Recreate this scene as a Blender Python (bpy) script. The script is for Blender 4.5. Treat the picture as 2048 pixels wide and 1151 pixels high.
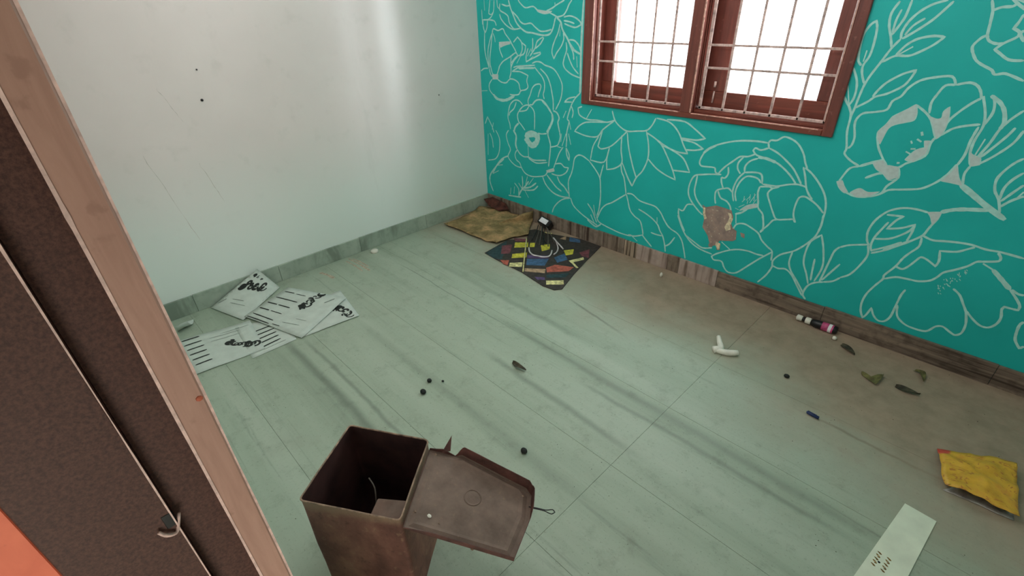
import bpy, bmesh, math, random
from mathutils import Vector, Matrix, noise
from mathutils.geometry import tessellate_polygon
random.seed(7)
for o in list(bpy.data.objects): bpy.data.objects.remove(o)
SC = bpy.context.scene; COL = SC.collection

# ------------------------------------------------------------------ camera
cd = bpy.data.cameras.new('camera'); cam = bpy.data.objects.new('camera', cd); COL.objects.link(cam)
cam.matrix_world = Matrix(((0.698839, -0.349491, 0.624083, 3.132), (0.714675, 0.377005, -0.589158, -2.6736),
                           (-0.029377, 0.857743, 0.513239, 1.55), (0, 0, 0, 1)))
cd.sensor_width = 36; cd.lens = 16.8988; cd.shift_x = -0.00223; cd.shift_y = 0.00268; cd.clip_start = 0.02
SC.camera = cam
# ------------------------------------------------------------------ world, light, exposure
w = bpy.data.worlds.new('world'); SC.world = w; w.use_nodes = True
bg = w.node_tree.nodes['Background']; bg.inputs[0].default_value = (0.93, 0.96, 1.0, 1); bg.inputs[1].default_value = 8.2
def area(name, loc, rot, sx, sy, power, col=(1, 1, 1), portal=False):
    l = bpy.data.lights.new(name, 'AREA'); l.shape = 'RECTANGLE'; l.size = sx; l.size_y = sy; l.energy = power; l.color = col
    o = bpy.data.objects.new(name, l); COL.objects.link(o); o.location = loc; o.rotation_euler = rot
    if portal: l.cycles.is_portal = True
    return o
R90 = math.pi/2
area('window_portal', (1.77, 0.215, 1.62), (-R90, 0, 0), 1.5, 1.35, 1, portal=True)
area('fill_clerestory_portal', (2.0, -2.97, 2.5), (R90, 0, 0), 3.2, 0.46, 1, portal=True)  # portal for the clerestory added as fill
area('hallway_fill', (3.97, -3.5, 0.3), (0, R90, 0), 0.5, 0.9, 12.5, (1.0, 0.93, 0.84))  # unseen fill light added to brighten the door frame
area('ceiling_fill', (1.75, -1.55, 2.74), (0, 0, 0), 1.2, 1.2, 11, (1.0, 0.97, 0.94))  # unseen overhead fill added to brighten floor and walls
SC.view_settings.view_transform = 'Standard'; SC.view_settings.look = 'None'
SC.view_settings.gamma = 1.0; SC.view_settings.use_curve_mapping = False
SC.view_settings.exposure = 0.48

# ------------------------------------------------------------------ materials
def lin(c):
    f = lambda v: (v/255/12.92) if v/255 <= 0.04045 else ((v/255+0.055)/1.055)**2.4
    return (f(c[0]), f(c[1]), f(c[2]), 1)
class NT:
    def __init__(s, name):
        s.m = bpy.data.materials.new(name); s.m.use_nodes = True; s.t = s.m.node_tree; s.n = s.t.nodes; s.b = s.n['Principled BSDF']
        s.tc = s.n.new('ShaderNodeTexCoord')
    def add(s, typ, **kw):
        n = s.n.new(typ)
        for k, v in kw.items(): setattr(n, k, v)
        return n
    def link(s, a, b): s.t.links.new(a, b)
    def noise(s, scale, detail=4, rough=0.55, stretch=(1, 1, 1), dist=0.0, off=(0, 0, 0)):
        mp = s.add('ShaderNodeMapping'); mp.inputs['Scale'].default_value = stretch; mp.inputs['Location'].default_value = off
        s.link(s.tc.outputs['Object'], mp.inputs[0])
        n = s.add('ShaderNodeTexNoise'); n.inputs['Scale'].default_value = scale; n.inputs['Detail'].default_value = detail
        n.inputs['Roughness'].default_value = rough; n.inputs['Distortion'].default_value = dist
        s.link(mp.outputs[0], n.inputs['Vector']); return n.outputs[0]
    def ramp(s, fac, stops):
        r = s.add('ShaderNodeValToRGB'); e = r.color_ramp.elements
        while len(e) < len(stops): e.new(0.5)
        for el, (p, c) in zip(e, stops): el.position = p; el.color = c if len(c) == 4 else lin(c)
        s.link(fac, r.inputs[0]); return r.outputs[0]
    def mask(s, fac, a, b):
        r = s.add('ShaderNodeMapRange'); r.inputs[1].default_value = a; r.inputs[2].default_value = b; s.link(fac, r.inputs[0]); r.interpolation_type = 'SMOOTHSTEP'
        return r.outputs[0]
    def mix(s, fac, a, b, typ='MIX'):
        m = s.add('ShaderNodeMixRGB', blend_type=typ)
        for i, v in ((0, fac), (1, a), (2, b)):
            if isinstance(v, (int, float)): m.inputs[i].default_value = v
            elif isinstance(v, tuple): m.inputs[i].default_value = v if len(v) == 4 else lin(v)
            else: s.link(v, m.inputs[i])
        return m.outputs[0]
    def math(s, op, a, b=0.0):
        m = s.add('ShaderNodeMath', operation=op)
        for i, v in ((0, a), (1, b)):
            if isinstance(v, (int, float)): m.inputs[i].default_value = v
            else: s.link(v, m.inputs[i])
        return m.outputs[0]
    def xyz(s):
        n = s.add('ShaderNodeSeparateXYZ'); s.link(s.tc.outputs['Object'], n.inputs[0]); return n.outputs
    def out(s, col, rough=0.6, spec=0.4, bump=None, bs=0.1, bd=0.002, metal=0.0):
        if isinstance(col, tuple): s.b.inputs['Base Color'].default_value = lin(col)
        else: s.link(col, s.b.inputs['Base Color'])
        if isinstance(rough, float): s.b.inputs['Roughness'].default_value = rough
        else: s.link(rough, s.b.inputs['Roughness'])
        s.b.inputs['Specular IOR Level'].default_value = spec; s.b.inputs['Metallic'].default_value = metal
        if bump is not None:
            bn = s.add('ShaderNodeBump'); bn.inputs['Strength'].default_value = bs; bn.inputs['Distance'].default_value = bd
            s.link(bump, bn.inputs['Height']); s.link(bn.outputs[0], s.b.inputs['Normal'])
        return s.m
def simple(name, c, rough=0.6, var=0.12, scale=30, spec=0.4, bs=0.15, bd=0.001, metal=0.0):
    t = NT(name); n = t.noise(scale)
    d = tuple(max(0, v*(1-var)) for v in c); u = tuple(min(255, v*(1+var)) for v in c)
    return t.out(t.ramp(n, [(0.3, d), (0.7, u)]), rough, spec, n, bs, bd, metal)
MT = {}
# white painted plaster with faint stains, mint low down, lightened there for bounced light
MT['hair'] = simple('hairline_crack', (208, 202, 194), .8, .1, 30)
t = NT('white_plaster'); z = t.xyz()[2]; n1 = t.noise(1.7, 5); n2 = t.noise(9, 5); n3 = t.noise(140, 2); n4 = t.noise(3.2, 6, 0.7, (1, 1, .18))
c = t.ramp(n1, [(0.25, (226, 213, 208)), (0.75, (238, 226, 221))])
c = t.mix(t.math('MULTIPLY', t.mask(n2, .55, .8), 0.25), c, (186, 180, 168))
zz = t.math('ADD', z, t.math('MULTIPLY', n1, 0.35))
c = t.mix(t.math('MULTIPLY', t.mask(zz, 1.2, .4), 0.95), c, (230, 240, 232))
c = t.mix(t.math('MULTIPLY', t.mask(n4, .6, .8), 0.18), c, (160, 158, 146))
MT['white'] = t.out(c, 0.35, 1.0, n3, 0.03, 0.0003); t.b.inputs['IOR'].default_value = 1.8
tg = t.add('ShaderNodeTangent', direction_type='RADIAL', axis='Z'); t.link(tg.outputs[0], t.b.inputs['Tangent'])   # roller strokes run level
t.b.inputs['Anisotropic'].default_value = 1.0; t.b.inputs['Anisotropic Rotation'].default_value = 0.25
# teal painted plaster
t = NT('teal_paint'); n1 = t.noise(2.2, 5); n2 = t.noise(60, 3); n3 = t.noise(7, 5)
c = t.ramp(n1, [(0.3, (22, 170, 163)), (0.7, (30, 184, 177))])
c = t.mix(t.math('MULTIPLY', t.mask(n3, .58, .8), 0.25), c, (22, 144, 132))
MT['teal'] = t.out(c, 0.5, 0.35, n2, 0.15, 0.001)
MT['mural'] = simple('mural_line_paint', (166, 216, 206), 0.6, 0.05, 40)
MT['mural_fill'] = simple('mural_dry_brush_paint', (186, 204, 199), 0.6, 0.04, 55)
MT['chip'] = simple('cream_plaster', (206, 192, 160), .9, .2, 60)
t = NT('bare_plaster'); n1 = t.noise(22, 5); n2 = t.noise(60, 3)
MT['bare'] = t.out(t.mix(t.mask(n2, .62, .72), t.ramp(n1, [(0.3, (134, 118, 112)), (0.5, (152, 132, 122)), (0.75, (178, 150, 134))]), (206, 196, 170)), 0.9, 0.2, n1, 0.4, 0.003)
# marble floor, grain running along x
def marble(name, shift):
    t = NT(name); X = t.xyz(); n0 = t.noise(1.0, 5, 0.6, (.35, 5.5, 1), 0.25, shift); n1 = t.noise(1.0, 6, 0.65, (1.1, 19, 1), 0.3, shift); n2 = t.noise(11, 6, 0.7); n3 = t.noise(1.4, 4)
    n5 = t.noise(95, 3, .7); n6 = t.noise(2.6, 5, .65, off=(4, 1, 0))
    c = t.ramp(n0, [(0.30, (146, 160, 141)), (0.45, (160, 174, 154)), (0.62, (168, 181, 162)), (0.8, (176, 187, 169))])
    c = t.mix(t.math('MULTIPLY', t.mask(n1, .57, .76), 0.55), c, (104, 117, 103))
    c = t.mix(t.math('MULTIPLY', t.mask(n1, .42, .25), 0.35), c, (182, 193, 178))
    c = t.mix(t.math('MULTIPLY', t.mask(n2, .50, .74), 0.40), c, (112, 122, 106)); c = t.mix(t.math('MULTIPLY', t.mask(n6, .52, .72), 0.22), c, (138, 138, 122))
    c = t.mix(t.math('MULTIPLY', t.mask(n5, .56, .74), 0.42), c, (100, 108, 94))
    # individual veins  (y0, slope, x range, width, strength)
    for y0, sl, xa, xb, wd, st in ((-2.118, 0.0, .62, 2.1, .034, .55), (-2.03, -.01, .7, 2.0, .018, .45), (-.42, -.2, 1.45, 2.1, .014, .6),
                                   (-.70, -.02, 2.8, 3.5, .012, .65), (-1.19, .0, .3, 1.6, .007, .5), (-1.40, -.02, 1.5, 2.6, .030, .42), (-1.30, 0.015, 2.0, 3.3, .022, .4), (-1.16, -.01, 1.3, 3.4, .035, .28), (-1.75, .0, .8, 2.6, .04, .22), (-1.0, .0, .5, 2.0, .03, .25)):
        yy = t.math('ADD', t.math('SUBTRACT', X[1], y0), t.math('MULTIPLY', X[0], -sl))
        yy = t.math('ADD', yy, t.math('MULTIPLY', t.math('SUBTRACT', n6, .5), .05))
        m = t.mask(t.math('ABSOLUTE', yy), wd, 0.0)
        m = t.math('MULTIPLY', m, t.math('MULTIPLY', t.mask(X[0], xa, xa+.25), t.mask(X[0], xb, xb-.3)))
        c = t.mix(t.math('MULTIPLY', m, st), c, (88, 100, 88))
    # brown dust plus shade painted in along the foot of the teal wall and by the doorway side
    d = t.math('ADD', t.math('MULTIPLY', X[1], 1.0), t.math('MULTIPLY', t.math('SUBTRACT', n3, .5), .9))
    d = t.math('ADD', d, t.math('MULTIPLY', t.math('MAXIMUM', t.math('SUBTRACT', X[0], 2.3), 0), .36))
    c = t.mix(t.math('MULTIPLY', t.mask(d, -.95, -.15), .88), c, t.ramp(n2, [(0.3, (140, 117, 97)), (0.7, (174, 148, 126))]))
    return t.out(c, t.math('ADD', .42, t.math('MULTIPLY', n2, .2)), 0.4, n2, 0.06, 0.0006)
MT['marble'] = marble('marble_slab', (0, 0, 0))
MT['grout'] = simple('floor_grout', (150, 158, 142), 0.9)
def skirt(name, a, b, d, freq, amt, lie=False):
    t = NT(name); n = t.noise(1, 4, .6, (1.6, 1.6, freq) if lie else (freq, freq, 1.5), .4); n2 = t.noise(25, 5)
    c = t.ramp(n, [(0.36, d), (0.46, a), (0.62, b), (0.78, a)])
    c = t.mix(t.math('MULTIPLY', t.mask(n2, .45, .7), amt), c, d)
    return t.out(c, 0.55, 0.35, n2, 0.1, 0.001)
MT['skirt_brown'] = skirt('skirting_brown', (122, 108, 94), (142, 128, 114), (70, 55, 46), 26, .45)
MT['skirt_band'] = skirt('skirting_banded', (128, 112, 94), (186, 168, 146), (24, 19, 15), 62, .1)
MT['skirt_pale'] = skirt('skirting_pale', (166, 148, 138), (176, 160, 148), (112, 96, 84), 20, .2)
MT['skirt_dark'] = skirt('skirting_dark', (104, 90, 78), (136, 120, 104), (58, 46, 38), 30, .5, True)
MT['skirt_green'] = skirt('skirting_grey_green', (158, 172, 156), (172, 184, 168), (126, 138, 124), 5, .35)
def wood(name, a, b, d, rough=.35, st=(14, 14, 1.2)):
    t = NT(name); n = t.noise(3, 6, .6, st, .6); n2 = t.noise(40, 4)
    c = t.ramp(n, [(0.3, a), (0.7, b)]); c = t.mix(t.math('MULTIPLY', t.mask(n2, .62, .75), .5), c, d)
    return t.out(c, rough, 0.5, n, 0.12, 0.001)
MT['wood_v'] = wood('window_wood_upright', (92, 46, 38), (126, 66, 54), (150, 98, 84))
MT['wood_h'] = wood('window_wood_rail', (92, 44, 34), (130, 66, 50), (156, 104, 84), st=(1.2, 14, 14))
MT['wood_edge'] = simple('window_edge_highlight', (196, 150, 134), 0.5, .2, 60)
MT['grill'] = simple('grill_steel_paint', (186, 160, 152), 0.45, .2, 50, .5)
MT['pinkpaint'] = wood('pinkish_brown_door_paint', (172, 131, 115), (188, 147, 130), (150, 110, 95), .55, (30, 30, 3))
MT['pinkedge'] = simple('worn_lit_door_edge', (222, 190, 180), 0.5, .12, 80)
t = NT('dark_brown_door_paint'); n = t.noise(230, 3, .8); n2 = t.noise(9, 5)
MT['darkpaint'] = t.out(t.mix(t.math('MULTIPLY', n2, .4), t.ramp(n, [(.35, (62, 39, 33)), (.65, (100, 68, 58))]), (76, 46, 38)), 0.6, .3, n, .1, .0006)
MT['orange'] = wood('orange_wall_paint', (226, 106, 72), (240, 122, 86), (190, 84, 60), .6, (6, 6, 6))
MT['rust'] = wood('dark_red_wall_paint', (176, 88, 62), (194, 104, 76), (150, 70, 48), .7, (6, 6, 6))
t = NT('rusty_tin'); n = t.noise(7, 6, .65, (1, 1, .6)); n2 = t.noise(34, 5, .7); X = t.xyz()
c = t.ramp(n, [(.28, (72, 46, 40)), (.5, (112, 74, 63)), (.72, (146, 106, 88))])
c = t.mix(t.math('MULTIPLY', t.mask(n2, .56, .72), .5), c, (156, 128, 100)); c = t.mix(t.math('MULTIPLY', t.mask(n2, .45, .3), .5), c, (60, 38, 32)); c = t.mix(t.math('MULTIPLY', t.mask(t.math('ADD', X[2], t.math('MULTIPLY', n, .08)), .395, .44), .75), c, (146, 124, 100))
MT['rust_tin'] = t.out(c, .62, .4, n2, .35, .002, .15)
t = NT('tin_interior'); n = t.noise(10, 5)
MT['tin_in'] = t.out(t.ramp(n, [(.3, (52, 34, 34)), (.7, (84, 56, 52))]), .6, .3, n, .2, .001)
t = NT('lid_rust'); n = t.noise(14, 6, .65); n2 = t.noise(70, 4, .7); n3 = t.noise(4, 4)
c = t.ramp(n, [(.3, (100, 84, 74)), (.7, (134, 114, 102))]); c = t.mix(t.math('MULTIPLY', t.mask(n2, .6, .74), .45), c, (158, 130, 104)); c = t.mix(t.math('MULTIPLY', t.mask(n3, .55, .7), .3), c, (110, 72, 56))
MT['lid'] = t.out(c, .75, .3, n2, .3, .001)
MT['lid_side'] = simple('lid_side_rust', (84, 54, 48), .6, .3, 26)
MT['rim'] = simple('tin_rim', (132, 110, 92), .5, .35, 40, metal=.2)
MT['paper'] = simple('newsprint', (198, 207, 197), .85, .03, 18)
MT['ink'] = simple('printing_ink', (42, 46, 42), .85, .2, 200)
MT['ink_soft'] = simple('faded_printing_ink', (120, 130, 120), .85, .2, 200)
t = NT('brown_paper'); n = t.noise(9, 5, .7); n2 = t.noise(45, 4)
c = t.ramp(n, [(.3, (112, 96, 64)), (.5, (152, 130, 90)), (.66, (200, 158, 114))]); c = t.mix(t.math('MULTIPLY', t.mask(n2, .58, .72), .6), c, (84, 66, 40))
MT['card'] = t.out(c, .9, .2, n, .6, .01)
for k, col in dict(black=(58, 50, 46), teal_c=(42, 62, 66), maroon=(112, 62, 68), yellow=(190, 180, 62), cream=(206, 198, 140), red=(168, 88, 72), blue=(62, 92, 124), purple=(84, 66, 104), tan=(166, 138, 110)).items():
    MT['p_'+k] = simple('mat_print_'+k, col, .7, .22, 45)
MT['p_teal'] = MT['p_teal_c']
MT['wire'] = simple('grey_wire', (96, 88, 80), .5); MT['cord'] = simple('white_cord', (206, 198, 198), .6)
MT['gadget'] = simple('black_plastic', (24, 23, 24), .35, .2, 60); MT['glabel'] = simple('white_label', (226, 226, 228), .5, .05)
MT['rag'] = simple('dark_red_rag', (78, 44, 36), .95, .35, 28); MT['whiteplastic'] = simple('white_plastic', (222, 220, 206), .45, .05)
MT['pink'] = simple('pink_label', (176, 70, 112), .5, .25, 60); MT['stone'] = simple('black_grit', (26, 30, 27), .7)
MT['leaf'] = simple('dry_leaf', (96, 92, 54), .8, .35, 40); MT['leafd'] = simple('dark_dry_leaf', (64, 60, 46), .8, .35, 40)
MT['penblue'] = simple('blue_cap', (34, 50, 92), .4); MT['strip'] = simple('pale_board', (218, 226, 204), .6, .04, 12)
MT['stamp'] = simple('brown_stamp', (150, 122, 74), .8, .2, 90); MT['scrape'] = simple('orange_scrape', (176, 162, 142), .9, .15, 60)
t = NT('yellow_foil'); n = t.noise(16, 5, .6); n2 = t.noise(30, 4)
c = t.ramp(n, [(.3, (196, 146, 38)), (.55, (220, 172, 54)), (.75, (212, 138, 54))]); n4 = t.noise(26, 3, .6, (1, 2.0, 1), 1.5); c = t.mix(t.math('MULTIPLY', t.mask(n4, .56, .62), .75), c, (170, 96, 46))
X = t.xyz(); dd = t.math('ADD', t.math('POWER', t.math('SUBTRACT', X[0], 3.326), 2.0), t.math('POWER', t.math('SUBTRACT', X[1], -.628), 2.0)); c = t.mix(t.mask(t.math('ADD', dd, t.math('MULTIPLY', n2, .0006)), .0022, .0015), c, (212, 84, 66))
MT['yfoil'] = t.out(c, .4, .5, n, .5, .004)
MT['rfoil'] = simple('red_foil', (206, 84, 66), .4, .25, 50); MT['gfoil'] = simple('silver_foil', (150, 146, 140), .4, .2, 40, metal=.3)
MT['ceil'] = simple('ceiling_white', (214, 212, 206), .8, .03, 6); MT['cement'] = simple('outside_cement', (178, 170, 158), .9, .1, 10)
g = NT('window_glass'); gl = g.add('ShaderNodeBsdfGlossy'); gl.inputs['Roughness'].default_value = .03
tr = g.add('ShaderNodeBsdfTransparent'); tr.inputs[0].default_value = (.95, .97, .96, 1); lw_ = g.add('ShaderNodeLayerWeight'); fac = g.math('ADD', g.math('MULTIPLY', g.math('POWER', lw_.outputs['Facing'], 5.0), .9), .04)
ms = g.add('ShaderNodeMixShader'); g.link(fac, ms.inputs[0]); g.link(tr.outputs[0], ms.inputs[1]); g.link(gl.outputs[0], ms.inputs[2])
g.link(ms.outputs[0], g.n['Material Output'].inputs[0]); MT['glass'] = g.m

# ------------------------------------------------------------------ helpers
def link(name, me, parent=None):
    o = bpy.data.objects.new(name, me); COL.objects.link(o)
    if parent: o.parent = parent
    return o
def mesh(name, vs, fs, m, parent=None, smooth=False, mats=None, fm=None):
    me = bpy.data.meshes.new(name); me.from_pydata([tuple(v) for v in vs], [], fs)
    for mm in (mats or [m]): me.materials.append(mm)
    for i, p in enumerate(me.polygons):
        p.use_smooth = smooth
        if fm: p.material_index = fm[i]
    me.update(); return link(name, me, parent)
def bmobj(name, bm, m, parent=None, smooth=False):
    me = bpy.data.meshes.new(name); bmesh.ops.recalc_face_normals(bm, faces=bm.faces); bm.to_mesh(me); bm.free(); me.materials.append(m)
    for p in me.polygons: p.use_smooth = smooth
    return link(name, me, parent)
def addbox(bm, a, b, bev=0.0, M=None):
    r = bmesh.ops.create_cube(bm, size=1); vs = r['verts']
    for v in vs: v.co = Vector([(a[i]+b[i])/2 + v.co[i]*(b[i]-a[i]) for i in range(3)])
    if bev:
        es = list({e for v in vs for e in v.link_edges}); rr = bmesh.ops.bevel(bm, geom=es, offset=bev, segments=1, affect='EDGES'); vs = list({v for f in rr['faces'] for v in f.verts} | {v for v in vs if v.is_valid})
    if M is not None:
        for v in vs: v.co = M @ v.co
    return vs
def box(name, a, b, m, parent=None, bev=0.0, M=None):
    bm = bmesh.new(); addbox(bm, a, b, bev, M); return bmobj(name, bm, m, parent)
def empty(name, loc=(0, 0, 0)):
    o = bpy.data.objects.new(name, None); COL.objects.link(o); o.location = loc; o.empty_display_size = .05; return o
def tag(o, label=None, cat=None, group=None, kind=None):
    for k, v in (('label', label), ('category', cat), ('group', group), ('kind', kind)):
        if v: o[k] = v
    return o
def smooth_line(pts, n=4):
    if len(pts) < 3: return [Vector(p) for p in pts]
    P = [Vector(p) for p in pts]; out = []
    closed = (P[0]-P[-1]).length < 1e-6
    for i in range(len(P)-1):
        p0 = P[i-1] if i else (P[-2] if closed else P[0]); p1, p2 = P[i], P[i+1]; p3 = P[i+2] if i+2 < len(P) else (P[1] if closed else P[-1])
        # sharp corners stay sharp
        def tang(a, b, c):
            u, v = b-a, c-b
            if u.length > 1e-9 and v.length > 1e-9 and u.normalized().dot(v.normalized()) < .25: return None
            return (c-a)*.5
        t1 = tang(p0, p1, p2); t2 = tang(p1, p2, p3)
        if t1 is None: t1 = (p2-p1)*.7
        if t2 is None: t2 = (p2-p1)*.7
        L = (p2-p1).length
        if t1.length > L: t1 = t1.normalized()*L
        if t2.length > L: t2 = t2.normalized()*L
        for k in range(n):
            s = k/n; out.append((2*s**3-3*s**2+1)*p1+(s**3-2*s**2+s)*t1+(-2*s**3+3*s**2)*p2+(s**3-s**2)*t2)
    out.append(P[-1]); return out
def ribbon(pts2, width, jit=0.0):
    """2D polyline -> (verts2, faces) with rounded-off tips"""
    P = pts2; vs = []; fs = []
    for i, p in enumerate(P):
        d = (P[min(i+1, len(P)-1)]-P[max(i-1, 0)])
        if d.length < 1e-9: d = Vector((1, 0))
        d.normalize(); nn = Vector((-d.y, d.x)); wv = width*.5*(1+jit*random.uniform(-1, 1))
        if i in (0, len(P)-1): wv *= .6
        vs += [p+nn*wv, p-nn*wv]
        if i: fs.append((2*i-2, 2*i-1, 2*i+1, 2*i))
    return vs, fs
def tube(bm, pts, r, seg=6, n=3, caps=True):
    P = smooth_line(pts, n); prev = None; rings = []
    for i, p in enumerate(P):
        d = (P[min(i+1, len(P)-1)]-P[max(i-1, 0)]).normalized()
        up = Vector((0, 0, 1)) if abs(d.z) < .9 else Vector((1, 0, 0)); a = d.cross(up).normalized(); b = a.cross(d)
        rr = r(i/(len(P)-1)) if callable(r) else r
        ring = [bm.verts.new(p+(a*math.cos(2*math.pi*k/seg)+b*math.sin(2*math.pi*k/seg))*rr) for k in range(seg)]; rings.append(ring)
        if prev:
            for k in range(seg): bm.faces.new((prev[k], prev[(k+1) % seg], ring[(k+1) % seg], ring[k]))
        prev = ring
    if caps: bm.faces.new(rings[0][::-1]); bm.faces.new(rings[-1])
def tubeobj(name, pts, r, m, parent=None, seg=6, n=3):
    bm = bmesh.new(); tube(bm, pts, r, seg, n); return bmobj(name, bm, m, parent, True)
def lathe(name, prof, m, parent=None, M=None, seg=14, smooth=True):
    bm = bmesh.new(); prev = None
    for (r, z) in prof:
        ring = [bm.verts.new((r*math.cos(2*math.pi*k/seg), r*math.sin(2*math.pi*k/seg), z)) for k in range(seg)]
        if prev:
            for k in range(seg): bm.faces.new((prev[k], prev[(k+1) % seg], ring[(k+1) % seg], ring[k]))
        else: bm.faces.new(ring[::-1])
        prev = ring
    bm.faces.new(prev)
    if M is not None: bmesh.ops.transform(bm, matrix=M, verts=bm.verts)
    return bmobj(name, bm, m, parent, smooth)
def along(p, d):
    z = Vector(d).normalized(); return Matrix.Translation(p) @ z.to_track_quat('Z', 'Y').to_matrix().to_4x4()
def ragged(name, outl, m, parent=None, rings=5, wr=0.006, th=0.0012, zmin=0.001, seed=0, sub=3, fr=9.0, lift=0.0, smooth=True):
    """a thin crumpled sheet: outline (x,y,z) shrunk in rings to its centroid, closed below"""
    O = []
    for i, p in enumerate(outl):
        q = outl[(i+1) % len(outl)]
        for k in range(sub): O.append(Vector(p).lerp(Vector(q), k/sub))
    c = sum(O, Vector())/len(O); N = len(O); vs = []; fs = []
    for r in range(rings):
        s = 1-r/rings
        for p in O:
            v = c+(p-c)*s; h = (noise.noise((v.x*fr, v.y*fr, seed))*.5+.5)*wr+lift*(1-s*s)
            vs.append(Vector((v.x, v.y, max(zmin+th, v.z+h))))
    vs.append(Vector((c.x, c.y, max(zmin+th, c.z+wr*.5+lift)))); ci = len(vs)-1
    for r in range(rings-1):
        for k in range(N): fs.append((r*N+k, r*N+(k+1) % N, (r+1)*N+(k+1) % N, (r+1)*N+k))
    for k in range(N): fs.append(((rings-1)*N+k, (rings-1)*N+(k+1) % N, ci))
    n0 = len(vs); vs += [Vector((v.x, v.y, v.z-th)) for v in vs]; fs += [tuple(n0+i for i in reversed(f)) for f in fs]
    for k in range(N): fs.append((k, n0+k, n0+(k+1) % N, (k+1) % N))
    bm = bmesh.new(); bv = [bm.verts.new(v) for v in vs]
    for f in fs: bm.faces.new([bv[i] for i in f])
    return bmobj(name, bm, m, parent, smooth)

# ------------------------------------------------------------------ room shell
W, YF, H = 4.0, -2.665, 2.8
X0, X1, Z0, Z1 = 1.02, 2.515, .965, 2.12        # back window
def st(o): return tag(o, kind='structure')
bm = bmesh.new()
for a, b in (((-.2, 0, -.1), (X0, .2, H)), ((X1, 0, -.1), (W+.2, .2, H)), ((X0, 0, -.1), (X1, .2, Z0)), ((X0, 0, Z1), (X1, .2, H))): addbox(bm, a, b)
wall_back = st(bmobj('wall_back', bm, MT['teal']))
wall_left = st(box('wall_left', (-.2, -2.95, -.1), (0, 0, H), MT['white']))
bm = bmesh.new()
addbox(bm, (W, -2.95, -.1), (W+.2, 0, H)); addbox(bm, (W, -4.4, -.1), (W+.2, -2.95, 2.16)); addbox(bm, (-.2, -4.4, -.1), (0, -2.95, 2.16))
st(bmobj('wall_right', bm, MT['white']))
bm = bmesh.new()
for a, b in (((0, -2.95, 0), (2.56, YF, 2.28)), ((3.62, -2.95, 0), (W, YF, 2.28)), ((2.56, -2.95, 2.12), (3.62, YF, 2.28)), ((0, -2.95, 2.28), (.4, YF, H)), ((3.6, -2.95, 2.28), (W, YF, H)), ((.4, -2.95, 2.72), (3.6, YF, H))): addbox(bm, a, b)
st(bmobj('wall_front', bm, MT['white']))
st(box('wall_hallway', (-.2, -4.6, -.1), (W+.2, -4.4, 2.26), MT['ceil'])); st(box('ceiling_hallway', (-.2, -4.6, 2.16), (W+.2, -2.95, 2.26), MT['ceil']))
st(box('ceiling', (-.2, -2.95, H), (W+.2, .2, H+.15), MT['ceil']))
floor = st(box('floor', (-.2, -4.6, -.12), (W+.2, .2, -.004), MT['grout']))
ys = [0, -.27, -.70, -1.13, -1.56, -1.99, -2.42, -2.85, -3.6, -4.4]; xs = [0, 2.465, W]
k = 0
for i in range(len(ys)-1):
    for j in range(len(xs)-1):
        g = .0004; k += 1
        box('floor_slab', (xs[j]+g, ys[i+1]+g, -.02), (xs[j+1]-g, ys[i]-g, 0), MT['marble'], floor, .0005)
# skirting
bb = st(empty('baseboard_back'))
xj = [.013, .40, .82, 1.22, 1.455, 1.555, 1.79, 1.875, 2.13, 2.72, 3.42, W]
mk = ['skirt_brown', 'skirt_brown', 'skirt_brown', 'skirt_brown', 'skirt_band', 'skirt_pale', 'skirt_brown', 'skirt_pale', 'skirt_dark', 'skirt_dark', 'skirt_dark']
for i, m in enumerate(mk):
    box('skirting_tile', (xj[i]+.0008, -.013-.0012*(i % 2), 0), (xj[i+1]-.0008, 0, .112-.002*(i % 3)), MT[m], bb, .0015)
bl = st(empty('baseboard_left'))
yj = [0, -.25, -.68, -1.27, -1.86, -2.37, YF]
for i in range(len(yj)-1):
    box('skirting_tile', (0, yj[i+1]+.0008, 0), (.013+.001*(i % 2), yj[i]-.0008, .112-.0015*(i % 2)), MT['skirt_green'], bl, .0015)
# nail holes and pencil-thin patch seams on the white wall
for (y, z, r) in ((-1.968, 1.153, .007), (-1.945, 1.30, .004), (-1.55, 1.62, .004), (-.42, .98, .004)):
    lathe('nail_head', [(r, 0), (r, .004), (r*.5, .006)], MT['gadget'], wall_left, along((0, y, z), (1, 0, 0)), 8)

for pts in (((-2.151, 1.236), (-2.09, 1.06)), ((-2.085, .84), (-2.03, .60)), ((-2.32, .93), (-2.22, .42))):
    (ya_, za_), (yb_, zb_) = pts; P = [Vector((ya_+(yb_-ya_)*k/12+.008*noise.noise((k*.5, ya_, 0)), za_+(zb_-za_)*k/12)) for k in range(13)]
    rv, rf = ribbon(P, 0.0022, .6); mesh('hairline_crack', [(.0005, p.x, p.y) for p in rv], rf, MT['hair'], wall_left)

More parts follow.
